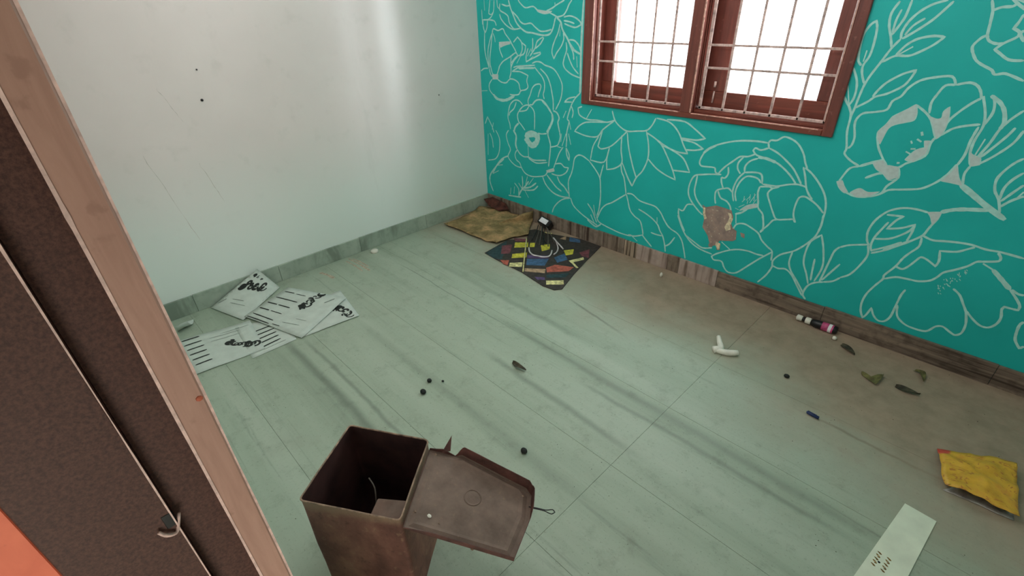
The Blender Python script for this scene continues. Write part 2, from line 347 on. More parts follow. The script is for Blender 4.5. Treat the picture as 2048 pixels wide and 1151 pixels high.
# ------------------------------------------------------------------ data: mural strokes in mm on the wall (x, z); floor things in metres
MURAL=[
('painted_flower:rose',[[1.2,[341,1568,359,1523,386,1477,413,1434,453,1402,509,1376,564,1372,630,1362,689,1359,730,1370,755,1405,770,1451,780,1468]],[1.0,[375,1501,426,1466,454,1438,493,1424,554,1429,592,1407,641,1383,699,1385,740,1394]],[1.0,[435,1566,463,1542,506,1520,577,1526,620,1502,677,1488,713,1491,754,1478,795,1463]],[0,[604,1509,630,1505,693,1498,744,1497,714,1486,672,1483,620,1495]],[1.0,[693,1498,744,1514,783,1532,831,1550,846,1556]],[1.0,[768,1545,768,1532]],[1.0,[785,1464,839,1474,867,1502,885,1533,907,1555]],[1.0,[271,1545,318,1534,348,1535]],[1.0,[254,1549,251,1510,304,1488,333,1470,343,1434,371,1405,394,1393,464,1399]],[1.0,[246,1485,260,1456,300,1423,341,1402,382,1391,435,1395]],[0.8,[87,1574,88,1508]],[0.8,[151,1573,141,1530,131,1490,156,1482,182,1500]],[0.8,[194,1572,182,1500,135,1456,63,1451]],[0.8,[225,1571,228,1532,251,1514]],[0.8,[56,1516,56,1453,56,1419]]]),
('painted_leaf_sprig:corner',[[1.0,[844,1464,892,1470,939,1460,978,1438,986,1422,942,1407,894,1415,850,1428]],[1.0,[844,1444,893,1438,932,1428]],[1.4,[785,1461,820,1435,831,1402,852,1372,877,1346,898,1316,928,1283,987,1258]],[1.0,[815,1428,797,1375,772,1334,752,1292,747,1256,764,1222,789,1258,829,1301,848,1342,842,1375]],[0.8,[816,1395,812,1355]],[1.0,[887,1336,936,1334,975,1305,991,1272]],[1.0,[868,1322,874,1278,856,1233,847,1197,858,1173,879,1156,925,1134,995,1118]],[1.0,[880,1261,901,1221,933,1177,979,1141]],[1.0,[898,1309,929,1263,936,1222]],[1.0,[959,1244,967,1179]],[2.0,[898,1316,938,1280]]]),
('painted_border:window edge',[[1.7,[999,1553,995,1429,993,1265,998,1093,998,1025]]]),
('painted_leaf_sprig:thin',[[1.0,[999,1026,961,993,932,953,909,897,895,849,911,836,893,758,894,705,891,656]],[1.0,[891,652,898,603,921,565]],[1.0,[891,652,920,607,921,565]],[1.0,[961,1000,900,984,865,958,932,964]],[1.0,[882,902,857,853]],[1.0,[928,937,945,901,936,862]],[1.0,[911,839,929,783]],[1.0,[909,753,933,680]],[1.0,[887,750,852,658]],[1.0,[844,744,840,686]]]),
('painted_flower:poppy',[[1.0,[159,1366,174,1393,224,1382,274,1394,297,1364,343,1324,366,1295,395,1262,412,1236]],[1.0,[159,1366,129,1316,104,1253,100,1201,107,1132]],[1.0,[75,1369,66,1271,74,1212,96,1152,107,1124]],[0.7,[166,1366,183,1336,187,1306]],[1.0,[159,1366,140,1281,119,1193,121,1133]],[1.0,[59,1449,140,1449,190,1441,207,1412]],[1.0,[63,1449,65,1400,81,1365]],[1.0,[114,1445,104,1400,81,1365]],[0,[228,1307,343,1313,348,1300,293,1289,242,1273]],[1.0,[343,1309,231,1295,234,1257,263,1207]],[1.0,[214,1138,261,1180,338,1214,400,1244,423,1226,373,1185,347,1145]],[1.0,[350,1219,347,1153,345,1110,331,1077,337,1066]],[1.0,[228,1155,205,1110,183,1076]],[1.0,[122,1150,138,1097,163,1078,195,1056]],[1.0,[107,1124,123,1080,162,1062]],[0,[137,1085,204,1089,201,1056,141,1052]],[1.0,[195,1056,240,1038,291,1038,331,1065,380,1065,423,1044,434,1009,445,994]],[1.0,[358,1119,432,1123,479,1114,520,1102,507,1066,518,1027,494,1006,445,994,420,967,363,958,325,959]],[1.0,[134,1052,97,1011,101,969,152,930]],[2.2,[140,942,178,916,245,909,304,921,376,955]],[1.0,[9,1102,45,1121,93,1126]],[1.0,[-6,956,72,964]],[1.0,[379,1310,422,1344,461,1312,466,1265,441,1226]],[1.0,[461,1312,501,1291,488,1247,441,1223]],[1.0,[569,1340,569,1286,557,1257]],[1.0,[667,1349,613,1323,591,1280,540,1227]],[1.0,[673,1345,640,1306,591,1276]],[1.0,[524,1277,505,1229,504,1191,573,1217,640,1245,640,1256,574,1243]],[1.0,[504,1188,574,1228]],[1.0,[552,1275,517,1226]],[1.0,[348,1172,411,1221,482,1235]],[1.0,[372,1146,409,1156,590,1173]],[1.0,[447,1223,409,1175]],[1.0,[358,1119,426,1150,486,1161]],[1.5,[426,1142,503,1150,584,1155]],[1.0,[562,1183,601,1196,646,1194,684,1178,749,1167]],[1.0,[584,1162,618,1134,657,1103,679,1067,679,1021,668,989,679,959]],[1.0,[684,1179,759,1161,802,1127,840,1071,842,1019,827,965,786,899]],[1.0,[640,1154,701,1113,734,1059,751,1004,763,951,764,893]]]),
('painted_flower:anemone',[[1.0,[522,903,517,935,541,978,559,1019,589,1045,634,1054,646,1037,628,997,617,965]],[1.2,[558,907,599,943,657,949,702,922,731,889,753,868]],[2.0,[753,868,759,829,737,781,704,731]],[1.6,[657,945,702,918,742,879]],[1.0,[558,907,534,905,497,864,416,846,461,885,510,902,557,887,581,852,580,735]],[1.0,[461,897,425,922,375,922,328,888,306,838,297,785,315,743,320,704]],[1.0,[393,911,366,862,319,827,311,804]],[1.0,[416,846,402,815,413,773,438,755,481,717]],[1.5,[413,760,373,725,358,683]],[1.2,[764,889,797,881,820,848,809,815,828,749]],[1.0,[828,749,834,718,818,670,802,652,745,633]],[1.2,[721,751,715,717,739,657,740,615,734,562,723,485]],[1.0,[615,715,651,714,704,724]],[5.0,[492,659,511,688,567,702,615,690,609,663,591,634,554,615,523,628,498,651,492,659]],[1.5,[517,636,554,628,585,646]],[1.0,[510,608,514,519]],[1.6,[352,700,383,660,374,600,386,561]],[1.2,[386,561,418,530,463,514,514,519,571,506,699,527]],[1.0,[514,510,596,488,711,514]],[1.0,[299,693,270,653,287,591,312,544,282,487,314,450,374,423,441,422]],[1.0,[386,552,364,516,376,476,415,455,434,420,479,382,550,373,626,388,688,410,724,454,776,477]],[1.0,[863,652,831,609,804,553,776,486]],[1.0,[808,647,847,645]],[1.0,[782,514,844,530,879,510,918,513,897,474,852,444,806,434,754,437]],[0,[700,449,776,482,783,461,718,439]],[1.2,[663,396,688,350,731,313,786,288,857,281,932,290]],[1.2,[706,418,760,375,803,343,856,322]],[1.2,[812,426,837,387,884,361,925,320]]]),
('painted_leaf:corner',[[1.0,[21,706,55,765,106,694,124,650]],[1.0,[147,672,185,618,188,557,169,487,123,435,32,409]],[1.0,[73,639,99,595,107,525]],[1.0,[51,631,36,454]],[1.0,[123,728,104,670]],[1.3,[282,487,217,457,149,395,83,307]],[1.3,[231,455,148,390,68,310,42,263,45,211,78,145]],[1.0,[214,403,133,383]],[1.0,[160,343,83,302]]]),
('painted_leaf_sprig:fern',[[1.0,[439,354,443,283,428,235]],[1.0,[498,362,477,290]],[1.0,[563,361,510,297]],[1.3,[594,330,529,282,456,256]],[1.0,[348,277,394,237,393,186]],[1.0,[304,227,294,168]],[1.3,[271,153,357,163,420,172]],[1.0,[456,251,508,188]],[1.0,[346,246,337,183]],[1.2,[613,310,562,265,442,238]],[1.3,[396,287,436,246]],[1.5,[392,176,428,235,470,274,511,326]]]),
('painted_flower:daisy',[[1.0,[1263,945,1289,890,1335,854,1388,836,1457,846,1524,859,1557,892,1579,938]],[1.0,[1289,890,1227,870,1150,873,1071,868,1000,890,986,932,1020,945]],[1.0,[1059,871,1101,936]],[1.0,[1227,870,1061,849,1003,819,963,777,1066,760,1158,769,1199,819,1289,890]],[1.0,[1199,819,1168,707,1197,694,1272,724,1341,787,1388,836]],[1.0,[1169,770,1128,701,1111,604,1226,611,1262,713]],[1.0,[1262,713,1247,638,1253,565,1318,587,1368,633,1354,711,1350,805]],[1.0,[1389,828,1409,737,1453,622,1486,557]],[1.0,[1524,855,1549,776,1555,693,1526,609,1486,557,1462,496,1419,552,1380,617,1368,633]],[1.0,[1555,693,1620,645,1690,616,1758,600,1730,658,1682,732,1637,790,1586,823,1525,847]],[1.0,[1637,790,1713,770,1790,735,1841,663,1731,654]],[1.0,[1586,823,1665,787,1740,767,1811,767,1777,812,1742,870,1700,910,1653,931,1584,938]],[1.0,[1651,939,1764,941,1837,906,1902,866,1847,850,1758,849]],[1.0,[1759,841,1841,834,1900,809,1849,793,1790,787]]]),
('painted_flower:tulip',[[1.0,[1100,597,1045,619,1004,619,971,589,960,527,948,480,922,418,924,361,934,293]],[1.0,[1100,597,1156,549,1199,498,1210,436,1216,360,1209,268,1193,211]],[1.0,[1223,593,1206,521,1202,494]],[1.0,[948,290,972,243,1025,208,1084,182,1134,165,1205,144]],[1.0,[948,290,882,268,830,231,784,177,765,128]],[1.0,[1106,288,1150,246,1173,206,1197,165]],[1.0,[1161,290,1180,213]],[1.0,[1139,208,1177,153]],[1.2,[1111,165,1150,144,1195,132,1236,163]],[1.0,[1140,211,1167,170]],[1.0,[1193,211,1209,180,1244,166,1319,153,1404,143,1491,146]],[1.0,[1201,202,1229,273,1265,316,1314,345,1384,400,1424,431]],[1.0,[1361,629,1372,575,1394,539,1413,470,1421,430]],[0.8,[1380,617,1417,549,1458,496]]]),
('painted_leaf:floor',[[1.0,[1424,431,1440,392,1465,328,1505,295,1549,275,1572,226,1583,185]],[1.0,[1575,184,1605,158,1658,119]],[1.0,[1470,152,1514,153,1576,179]],[1.0,[1486,157,1545,124]],[1.0,[1429,437,1470,442,1526,413,1584,406,1647,401,1690,371,1723,328,1762,287]],[1.0,[1737,309,1776,283,1826,265,1861,228,1884,173,1903,116]],[1.0,[1528,353,1582,338,1637,315,1682,284,1701,251,1726,220,1748,168,1761,117]],[0.8,[1670,333,1675,297]],[1.0,[1639,218,1676,215,1721,218]],[1.0,[1812,236,1782,179,1755,155]]]),
('painted_flower:peony',[[1.0,[2010,688,1994,695,1984,718,1908,713,1892,730,1899,766,1922,808,1966,839,2038,869,2104,886,2182,895,2239,895]],[1.4,[1905,786,1931,814,1971,840]],[1.0,[2239,895,2248,910,2277,914,2308,936,2351,927,2384,906,2414,868,2432,829,2448,803]],[1.0,[2239,895,2247,871,2210,854,2182,860,2172,845,2194,826,2244,817,2299,805,2347,779,2388,747,2416,717]],[1.6,[2205,815,2244,817,2299,805]],[1.0,[2247,871,2296,853,2345,822,2386,790,2414,757,2440,722]],[1.0,[2010,688,2041,733,2081,774,2112,803,2152,810,2188,830]],[1.0,[2131,804,2110,770,2112,738,2132,713]],[1.0,[2206,810,2170,790,2150,759,2152,726]],[1.0,[2153,724,2205,735,2242,730,2256,682]],[1.0,[2153,724,2127,688,2113,641,2112,601,2127,554]],[1.0,[2141,558,2128,595,2129,635,2144,677,2170,706,2211,710,2236,701,2248,685]],[1.0,[2060,737,2067,700,2053,673,2033,673]],[1.0,[2030,688,1981,680,1922,666,1877,651,1857,611,1851,562,1861,522,1889,486,1934,448,1965,429]],[1.0,[1892,654,1891,613,1890,561,1912,513,1958,470]],[1.0,[2033,673,2039,645,2055,613,2019,590,2019,549,2029,515]],[1.0,[2055,611,2084,620,2112,601]],[1.0,[2029,592,2051,557,2089,545,2114,521,2125,492]],[1.0,[2258,682,2327,686,2386,708,2429,717,2471,711]],[1.0,[2248,666,2295,676,2313,671,2344,687]],[1.0,[2248,666,2245,632,2257,586,2266,549,2295,522,2310,476,2317,427]],[1.0,[2313,671,2295,639,2320,587,2344,545,2369,513,2411,522,2450,535]],[1.0,[2450,535,2463,519,2445,557,2441,604,2449,652,2475,663,2511,649,2544,629,2575,601]],[1.0,[2429,807,2450,759,2467,710,2487,679,2509,657]],[1.0,[2438,805,2475,782,2517,743,2552,699,2572,655,2580,612,2581,580,2582,534,2578,504]],[1.2,[2151,484,2186,503,2217,537,2259,557]],[0,[2170,510,2205,549,2252,570,2260,553,2218,532]],[0.6,[2174,561,2188,584]],[0.6,[2194,576,2211,605]],[0.6,[2215,566,2236,620]],[0.6,[2231,560,2246,594]],[0.6,[2162,528,2190,550]],[0.6,[2180,597,2181,573]],[0.6,[2209,614,2212,580]],[0.6,[2230,624,2235,581]],[0.6,[2144,518,2165,513]],[0.6,[2203,558,2203,578]],[1.0,[2156,485,2167,431]],[1.0,[2154,372,2169,424,2209,441,2250,431,2298,409,2324,375,2363,346,2391,328,2399,273]],[1.0,[2296,516,2312,470,2315,435,2305,416]],[1.0,[2304,421,2335,466,2354,501,2374,512]],[1.0,[2578,591,2583,542,2575,482,2557,443,2527,399,2494,363,2437,323,2408,276,2412,239,2393,178,2359,119]],[1.0,[2392,324,2336,262,2286,200,2230,133,2185,120,2155,141,2138,170,2121,176,2084,169,2067,187,2092,212,2158,257,2214,281,2272,289,2316,285,2353,289]],[1.0,[2108,297,2166,265]],[1.0,[1809,385,1842,325,1880,272,1933,230,1994,209,2067,201]],[1.0,[1880,272,1949,241,2002,223,2060,242]],[1.0,[1896,477,1859,467,1838,423,1808,427,1814,389,1847,329,1870,295]]]),
('painted_leaf_sprig:peony',[[1.0,[2415,246,2444,240,2483,249,2520,225,2559,175,2598,126]],[1.0,[2491,357,2489,294,2510,248,2553,200,2603,139]],[1.0,[2608,205,2585,260,2558,313,2551,372,2559,439,2598,489,2622,429,2644,348,2645,298,2631,230]],[1.0,[2619,112,2599,137,2607,189,2633,221,2673,242]],[1.0,[2602,354,2608,284,2614,229]],[1.0,[2655,234,2662,299,2669,372,2675,423,2692,452]],[1.0,[2663,248,2686,298,2717,364]],[1.0,[2673,242,2712,262,2737,292]],[1.0,[2692,450,2726,473,2799,499,2813,450,2800,391,2772,325,2737,293]]]),
('painted_bud:right',[[1.0,[2803,498,2789,519,2780,561,2788,612,2806,650,2833,683,2877,706,2924,711,2966,707]],[0,[2962,708,3008,720,3006,687,2996,657,2978,692]],[1.8,[3005,719,3040,739,3083,752,3150,765]],[1.0,[2997,666,2989,637,2980,602,2947,564,2905,526,2864,488,2822,461]],[1.5,[2947,564,2905,526,2863,490]],[1.0,[2818,473,2872,511,2919,550]],[1.0,[2826,660,2858,664,2889,668,2868,644,2846,595,2899,615,2939,643,2939,599,2934,560]],[1.0,[2843,628,2827,585,2813,541,2811,496,2823,470]],[1.0,[2815,535,2867,551,2903,579,2929,610,2940,641]]]),
('painted_flower:bell',[[1.0,[2980,602,3019,591,3056,598,3103,606,3149,609,3197,603,3241,606,3315,601]],[1.0,[2980,592,2984,549,2963,510,2947,477,2933,429,2905,370,2907,351,2885,301,2867,247,2863,192,2873,147,2890,116,2899,138,2909,185,2927,150,2953,129,2978,136,2993,170,2995,234,2997,296,3004,329]],[1.0,[3000,241,3016,186,3049,158,3084,149,3139,154,3164,193,3187,204,3218,189,3240,182,3256,202,3254,251,3235,306,3214,339,3189,376,3159,397]],[1.0,[3232,314,3268,282,3300,263,3326,266,3343,293,3345,327,3334,364,3337,379,3357,379,3380,380,3377,401,3356,428,3325,459]],[1.9,[3325,459,3283,495,3247,525]],[1.1,[3247,525,3209,541]],[1.0,[2933,429,2960,424,2978,445,2994,479,3007,502,3032,497,3068,477,3071,506,3059,551,3113,565,3142,587,3161,602]],[1.0,[2910,352,2950,377,2991,383,3034,387,3072,405,3090,430,3103,458,3135,484,3168,514,3188,542,3209,550,3249,566,3251,582,3236,601]],[1.0,[3330,461,3354,449,3372,450]],[0.5,[3123,409,3127,403]],[0.5,[3140,434,3145,432]],[0.5,[3168,485,3173,482]],[0.5,[3124,392,3129,387]],[0.5,[3141,431,3142,427]],[0.5,[3156,438,3161,433]],[0.5,[3160,460,3160,456]],[0.5,[3160,465,3163,458]],[0.5,[3117,360,3122,353]],[0.5,[3162,448,3169,442]],[0.5,[3169,488,3174,484]],[0.5,[3170,498,3172,495]],[0.5,[3108,389,3111,382]],[0.5,[3139,427,3141,422]],[0.5,[3140,446,3143,440]],[0.5,[3148,446,3151,439]],[0.5,[3166,494,3169,488]],[0.5,[3149,469,3153,463]],[0.5,[3169,482,3176,476]],[0.5,[3128,386,3133,383]],[0.5,[3120,433,3126,429]],[0.5,[3119,373,3123,369]],[0.5,[3105,392,3108,389]],[0.5,[3111,382,3112,376]],[0.5,[3154,470,3157,464]],[0.5,[3116,429,3116,424]],[0.5,[3114,395,3116,389]],[0.5,[3123,429,3128,427]],[0.5,[3172,496,3175,492]],[0.5,[3167,486,3171,481]],[0.5,[3140,406,3147,401]],[0.5,[3125,359,3130,356]],[0.5,[3140,421,3142,416]],[0.5,[3133,443,3136,437]],[0.5,[3135,406,3141,402]],[0.5,[3109,379,3115,376]],[0.5,[3113,383,3117,378]],[0.5,[3151,465,3157,462]],[0.5,[3153,477,3154,470]],[0.5,[3104,395,3110,391]],[0.5,[3129,413,3130,407]],[0.5,[3124,389,3130,385]],[0.5,[3125,425,3131,424]],[0.5,[3175,486,3176,481]],[0.5,[3144,433,3146,429]],[0.5,[3132,412,3139,405]]]),
('painted_leaf:edge',[[1.1,[3414,337,3408,320,3411,285,3421,246,3446,214,3455,230]]]),
('painted_flower:lily',[[1.0,[2512,1145,2531,1118,2542,1107,2561,1068,2566,998,2585,924,2584,899,2618,872,2657,855]],[1.0,[2591,925,2601,943,2602,978,2588,1026,2587,1055,2605,1082,2649,1093,2687,1107,2696,1142,2720,1164,2735,1198,2764,1228,2806,1243,2860,1250,2882,1221]],[1.0,[2882,1221,2851,1216,2836,1181,2828,1148,2835,1108]],[1.0,[2882,1221,2919,1232,2944,1225,2962,1206,2974,1180]],[1.0,[2974,1180,2953,1160,2929,1129,2906,1090,2896,1048]],[1.0,[2781,1136,2818,1113,2844,1090,2864,1059,2884,1019]],[0,[2781,1138,2753,1112,2716,1081,2704,1050,2683,1014,2688,986,2705,962,2713,1023,2721,1040,2738,1052,2768,1064,2794,1077,2794,1107]],[1.0,[2685,998,2703,951,2736,902,2759,876]],[1.0,[2759,876,2801,876,2822,897,2876,939,2878,991,2885,1016,2904,1034,2929,1060,2963,1075,3005,1086]],[0,[2839,1097,2864,1089,2880,1095,2878,1120,2891,1140,2904,1090,2903,1037,2890,1012,2866,1055]],[0,[2814,912,2822,930,2837,957,2864,973,2855,999,2874,1002,2876,947,2845,909]],[1.5,[2834,1034,2841,1019]],[1.2,[2828,1003,2846,994]],[1.2,[2810,993,2817,982]],[1.2,[2819,960,2836,963]],[1.2,[2806,947,2837,934]],[1.5,[2790,894,2800,896]],[1.0,[2658,854,2624,838,2605,794,2597,764]],[0,[2588,767,2610,776,2625,752,2646,728,2634,721,2608,738]],[1.0,[2607,743,2645,723,2687,714,2731,725,2773,748,2786,787,2815,833,2801,877]],[0,[2656,726,2671,743,2691,755,2725,744,2767,756,2737,728,2688,712]],[0,[2703,880,2738,897,2758,877,2804,878,2815,833,2785,815,2756,838,2725,854]],[1.3,[2658,854,2703,880,2738,897]],[1.2,[2695,806,2735,834,2761,843]],[1.0,[2773,746,2798,772,2851,786,2907,803,2943,834,2965,864,2978,891,2988,925]],[0,[2961,849,2980,887,2990,923,3012,874,3035,844,2996,848]],[2.4,[3028,847,3074,818,3133,780,3206,739]],[1.0,[3034,846,3024,892,3031,925]],[1.0,[2990,920,2999,964,2998,1025,3003,1077]],[1.0,[3030,927,3012,978,3009,1027,3015,1082,3003,1131,2977,1187,2974,1180]],[1.0,[2998,1192,3014,1177,3025,1133,3015,1082]],[1.4,[2998,1192,3030,1172,3054,1143,3069,1103,3066,1075]],[1.0,[3038,937,3042,968,3057,1023,3066,1075,3082,1112,3107,1149]],[0.9,[3030,970,3038,1035]],[1.0,[3049,965,3076,1015,3097,1058,3107,1087]],[1.0,[3035,928,3063,949,3095,988,3122,1033,3133,1080]],[0,[3009,981,3024,969,3049,962,3056,936,3031,924]]]),
('painted_leaf_sprig:edge',[[1.0,[3182,759,3159,814,3136,845,3125,889,3136,930,3154,963,3171,981]],[1.0,[3161,815,3158,861,3170,899,3190,929]],[1.0,[3167,808,3188,849,3207,884]],[1.0,[3172,785,3193,815,3215,836,3223,842]],[1.0,[3208,834,3217,859]]]),
('painted_leaf_sprig:window',[[1.0,[2561,1055,2567,1104,2569,1140,2575,1196,2587,1238,2609,1291,2628,1339,2651,1378]],[1.0,[2541,1273,2525,1291,2517,1331,2514,1389,2530,1428,2546,1442,2556,1418,2562,1365,2561,1311,2548,1274,2554,1240,2573,1203]],[0.9,[2544,1288,2545,1332]],[1.0,[2630,1342,2613,1387,2596,1425,2590,1469,2606,1511]],[1.0,[2615,1391,2630,1425,2641,1458,2645,1514]],[0.9,[2615,1401,2614,1445,2621,1482]],[1.0,[2651,1378,2647,1401,2657,1438,2683,1474,2719,1499,2759,1511]],[1.0,[2655,1378,2690,1405,2730,1442,2752,1470,2777,1507]],[0.9,[2660,1391,2677,1425,2708,1451]],[1.0,[2613,1290,2652,1315,2697,1317,2732,1335,2766,1360,2790,1387,2756,1390,2708,1379,2675,1354,2652,1315]],[0.9,[2660,1319,2701,1351]],[1.0,[2566,1100,2608,1132,2630,1154,2667,1169,2714,1203,2730,1233,2739,1266,2699,1249,2654,1213,2630,1177,2620,1153]],[1.0,[2513,1264,2539,1220,2550,1182,2551,1139,2541,1110]],[0.9,[2514,1191,2541,1110]],[1.0,[2513,1143,2541,1110]]]),
('painted_flower:top',[[1.0,[2886,1508,2900,1475,2908,1432,2914,1395,2925,1377,2947,1368,2968,1369]],[1.0,[2900,1475,2922,1485,2950,1487,2962,1500]],[1.0,[2914,1395,2900,1386,2885,1360,2890,1341,2910,1312,2932,1297,2969,1279,2982,1265,3010,1270,3069,1248]],[1.0,[2989,1462,2984,1436,2978,1418,2998,1406,2998,1391,2968,1369,2951,1349,2969,1337,3003,1316,3044,1315]],[1.0,[3008,1412,3003,1400,3021,1376]]]),
('bare_plaster_patch:wall',[[0,[1954,491,1977,481,2035,506,2087,504,2128,499,2146,462,2138,428,2154,400,2181,387,2187,335,2170,321,2096,301,2081,268,2048,246,2019,311,1978,355,1979,411]],[0,[2088,262,2105,257,2108,241,2087,239]],[0,[2202,386,2227,383,2232,358,2212,362]],[0,[2034,262,2060,268,2059,247,2038,243]]]),
('chipped_paint:patch',[[0,[2109,483,2129,481,2146,451,2139,412,2146,388,2122,370,2107,392,2120,428,2125,456]],[0,[1962,477,1975,475,1979,443,1995,415,1980,406,1966,440]],[0,[2078,288,2105,285,2107,249,2095,242,2076,267]]]),
]
D={'card':[[0.082,-0.56,0.004],[0.082,-0.346,0.004],[0.03,-0.136,0.021],[0.097,-0.062,0.004],[0.224,-0.03,0.018],[0.43,-0.03,0.044],[0.587,-0.03,0.09],[0.58,-0.03,0.006],[0.661,-0.15,0.004],[0.751,-0.256,0.004],[0.685,-0.354,0.004],[0.676,-0.519,0.004],[0.56,-0.542,0.004],[0.518,-0.548,0.004],[0.306,-0.55,0.004]],'mat':[[0.714,-0.672],[0.679,-0.408],[0.772,-0.294],[0.672,-0.174],[0.698,-0.123],[0.875,-0.099],[0.971,-0.064],[1.072,-0.025],[1.266,-0.025],[1.33,-0.276],[1.39,-0.484],[1.458,-0.682],[1.429,-0.723],[1.341,-0.734],[1.117,-0.697],[0.858,-0.686]],'matp':[('teal',[[0.723,-0.669],[0.687,-0.422],[0.888,-0.664],[0.826,-0.687]]),('maroon',[[0.721,-0.507],[0.765,-0.443],[0.858,-0.558],[0.816,-0.607]]),('yellow',[[0.754,-0.404],[0.829,-0.336],[0.883,-0.396],[0.814,-0.471]]),('yellow',[[0.877,-0.552],[0.939,-0.462],[0.99,-0.522],[0.92,-0.601]]),('cream',[[0.963,-0.659],[1.024,-0.593],[1.067,-0.647],[0.997,-0.701]]),('red',[[0.88,-0.675],[0.931,-0.635],[0.978,-0.697],[0.942,-0.699]]),('blue',[[1.009,-0.536],[1.122,-0.433],[1.17,-0.528],[1.07,-0.607]]),('purple',[[0.967,-0.493],[1.084,-0.402],[1.118,-0.428],[1.004,-0.531]]),('blue',[[1.136,-0.394],[1.148,-0.295],[1.227,-0.354],[1.204,-0.438]]),('tan',[[1.095,-0.646],[1.208,-0.559],[1.242,-0.606],[1.124,-0.679]]),('red',[[1.197,-0.544],[1.212,-0.469],[1.33,-0.411],[1.34,-0.477],[1.245,-0.587]]),('yellow',[[0.93,-0.31],[0.966,-0.249],[1.024,-0.315],[1.005,-0.379]]),('tan',[[0.959,-0.132],[0.962,-0.053],[1.008,-0.117]]),('yellow',[[1.112,-0.263],[1.154,-0.198],[1.2,-0.265],[1.176,-0.314]]),('cream',[[1.242,-0.361],[1.285,-0.254],[1.312,-0.277],[1.273,-0.376]]),('cream',[[1.268,-0.37],[1.281,-0.358],[1.36,-0.398],[1.347,-0.41]]),('maroon',[[1.217,-0.214],[1.239,-0.125],[1.319,-0.238],[1.259,-0.242]]),('cream',[[1.316,-0.675],[1.395,-0.594],[1.431,-0.634],[1.351,-0.711]]),('blue',[[0.998,-0.059],[1.088,-0.045],[1.121,-0.085],[1.043,-0.119]]),('teal',[[1.261,-0.617],[1.363,-0.494],[1.38,-0.556],[1.295,-0.644]]),('maroon',[[0.687,-0.356],[0.788,-0.299],[0.818,-0.329],[0.744,-0.388]]),('yellow',[[0.844,-0.334],[0.873,-0.308],[0.917,-0.365],[0.891,-0.389]]),('purple',[[1.225,-0.689],[1.28,-0.648],[1.303,-0.673],[1.269,-0.705]])],'stick':[[0.698,-0.212],[0.887,-0.427],[1.126,-0.694]],'cord':[[[0.94,-0.18],[1.01,-0.22],[1.058,-0.243],[1.119,-0.276]],[[0.948,-0.172],[1.01,-0.22],[1.065,-0.27],[1.101,-0.324],[1.111,-0.367]],[[0.903,-0.406],[0.951,-0.45],[1.007,-0.473],[1.04,-0.463],[1.081,-0.447],[1.104,-0.416],[1.091,-0.376],[1.059,-0.33]],[[0.796,-0.127],[0.826,-0.125],[0.863,-0.11]]],'wires':[[[0.698,-0.1],[0.77,-0.187],[0.829,-0.303]],[[0.709,-0.089],[0.796,-0.188],[0.886,-0.321]],[[0.727,-0.086],[0.823,-0.189],[0.93,-0.326]],[[0.755,-0.087],[0.852,-0.187],[0.952,-0.307]],[[0.77,-0.087],[0.886,-0.18],[0.99,-0.295]],[[0.788,-0.096],[0.911,-0.17],[0.993,-0.224]],[[0.73,-0.083],[0.859,-0.217],[0.945,-0.267]]],'gadget':[[0.669,-0.05,0.009],[0.82,-0.05,0.026],[0.808,-0.05,0.09],[0.702,-0.05,0.078],[0.735,-0.05,0.04]],'rag':[[0.03,-0.074,0.071],[0.095,-0.03,0.093],[0.266,-0.03,0.08],[0.3,-0.03,0.026],[0.255,-0.094,0.015],[0.121,-0.088,0.015]],'shA':[[0.024,-2.306],[0.324,-2.232],[0.321,-1.998],[0.08,-1.916]],'shAtop':[0.02,-1.984,0.143],'shB':[[0.299,-2.198],[0.763,-2.051],[0.563,-1.678],[0.149,-1.878]],'shC':[[0.407,-2.031],[0.749,-2.039],[0.789,-1.717],[0.427,-1.655]],'shD':[[0.27,-2.555],[0.665,-2.557],[0.705,-2.229],[0.357,-2.187]],'shE':[[0.373,-2.275],[0.74,-2.306],[0.741,-2.072],[0.434,-2.042]],'curl':[[0.118,-2.515],[0.231,-2.522],[0.212,-2.461],[0.109,-2.419]],'cap':[[0.081,-1.209]],'scr':[[[0.045,-1.396],[0.327,-1.383]],[[0.067,-1.376],[0.266,-1.36]],[[0.068,-1.427],[0.294,-1.422]],[[0.094,-1.635],[0.241,-1.605]]],'ell':[[2.397,-0.528],[2.443,-0.596],[2.439,-0.627],[2.523,-0.575]],'bottle':[[2.616,-0.045,0.007],[2.815,-0.045,0.036]],'bead':[2.823,-0.109],'peb1':[1.557,-1.768],'peb2':[1.602,-1.835],'peb3':[2.18,-1.752],'peb4':[2.756,-0.577],'white':[1.823,-0.129],'peb5':[1.604,-1.723],'leaves':[[[2.998,-0.317],[3.051,-0.347],[3.071,-0.267]],[[3.13,-0.309],[3.173,-0.314],[3.22,-0.308]],[[3.167,-0.125],[3.195,-0.128],[3.212,-0.193]],[[2.863,-0.136],[2.899,-0.159],[2.935,-0.19]],[[1.745,-1.393],[1.794,-1.4],[1.842,-1.395]]],'pen':[[2.902,-0.754],[2.951,-0.759]],'pack':[[3.328,-0.635],[3.377,-0.618],[3.432,-0.59],[3.504,-0.554],[3.543,-0.545],[3.553,-0.646],[3.562,-0.732],[3.573,-0.807],[3.524,-0.815],[3.48,-0.813],[3.427,-0.821],[3.377,-0.826],[3.36,-0.78],[3.348,-0.71]],'packin':[[3.348,-0.731],[3.374,-0.651],[3.497,-0.586],[3.537,-0.579],[3.558,-0.768],[3.522,-0.783],[3.475,-0.828],[3.373,-0.841]],'strip':[[3.298,-0.98],[3.388,-0.987],[3.367,-1.26],[3.257,-1.369]],'stamp':[[3.281,-1.268],[3.29,-1.246],[3.305,-1.284],[3.295,-1.3]]}

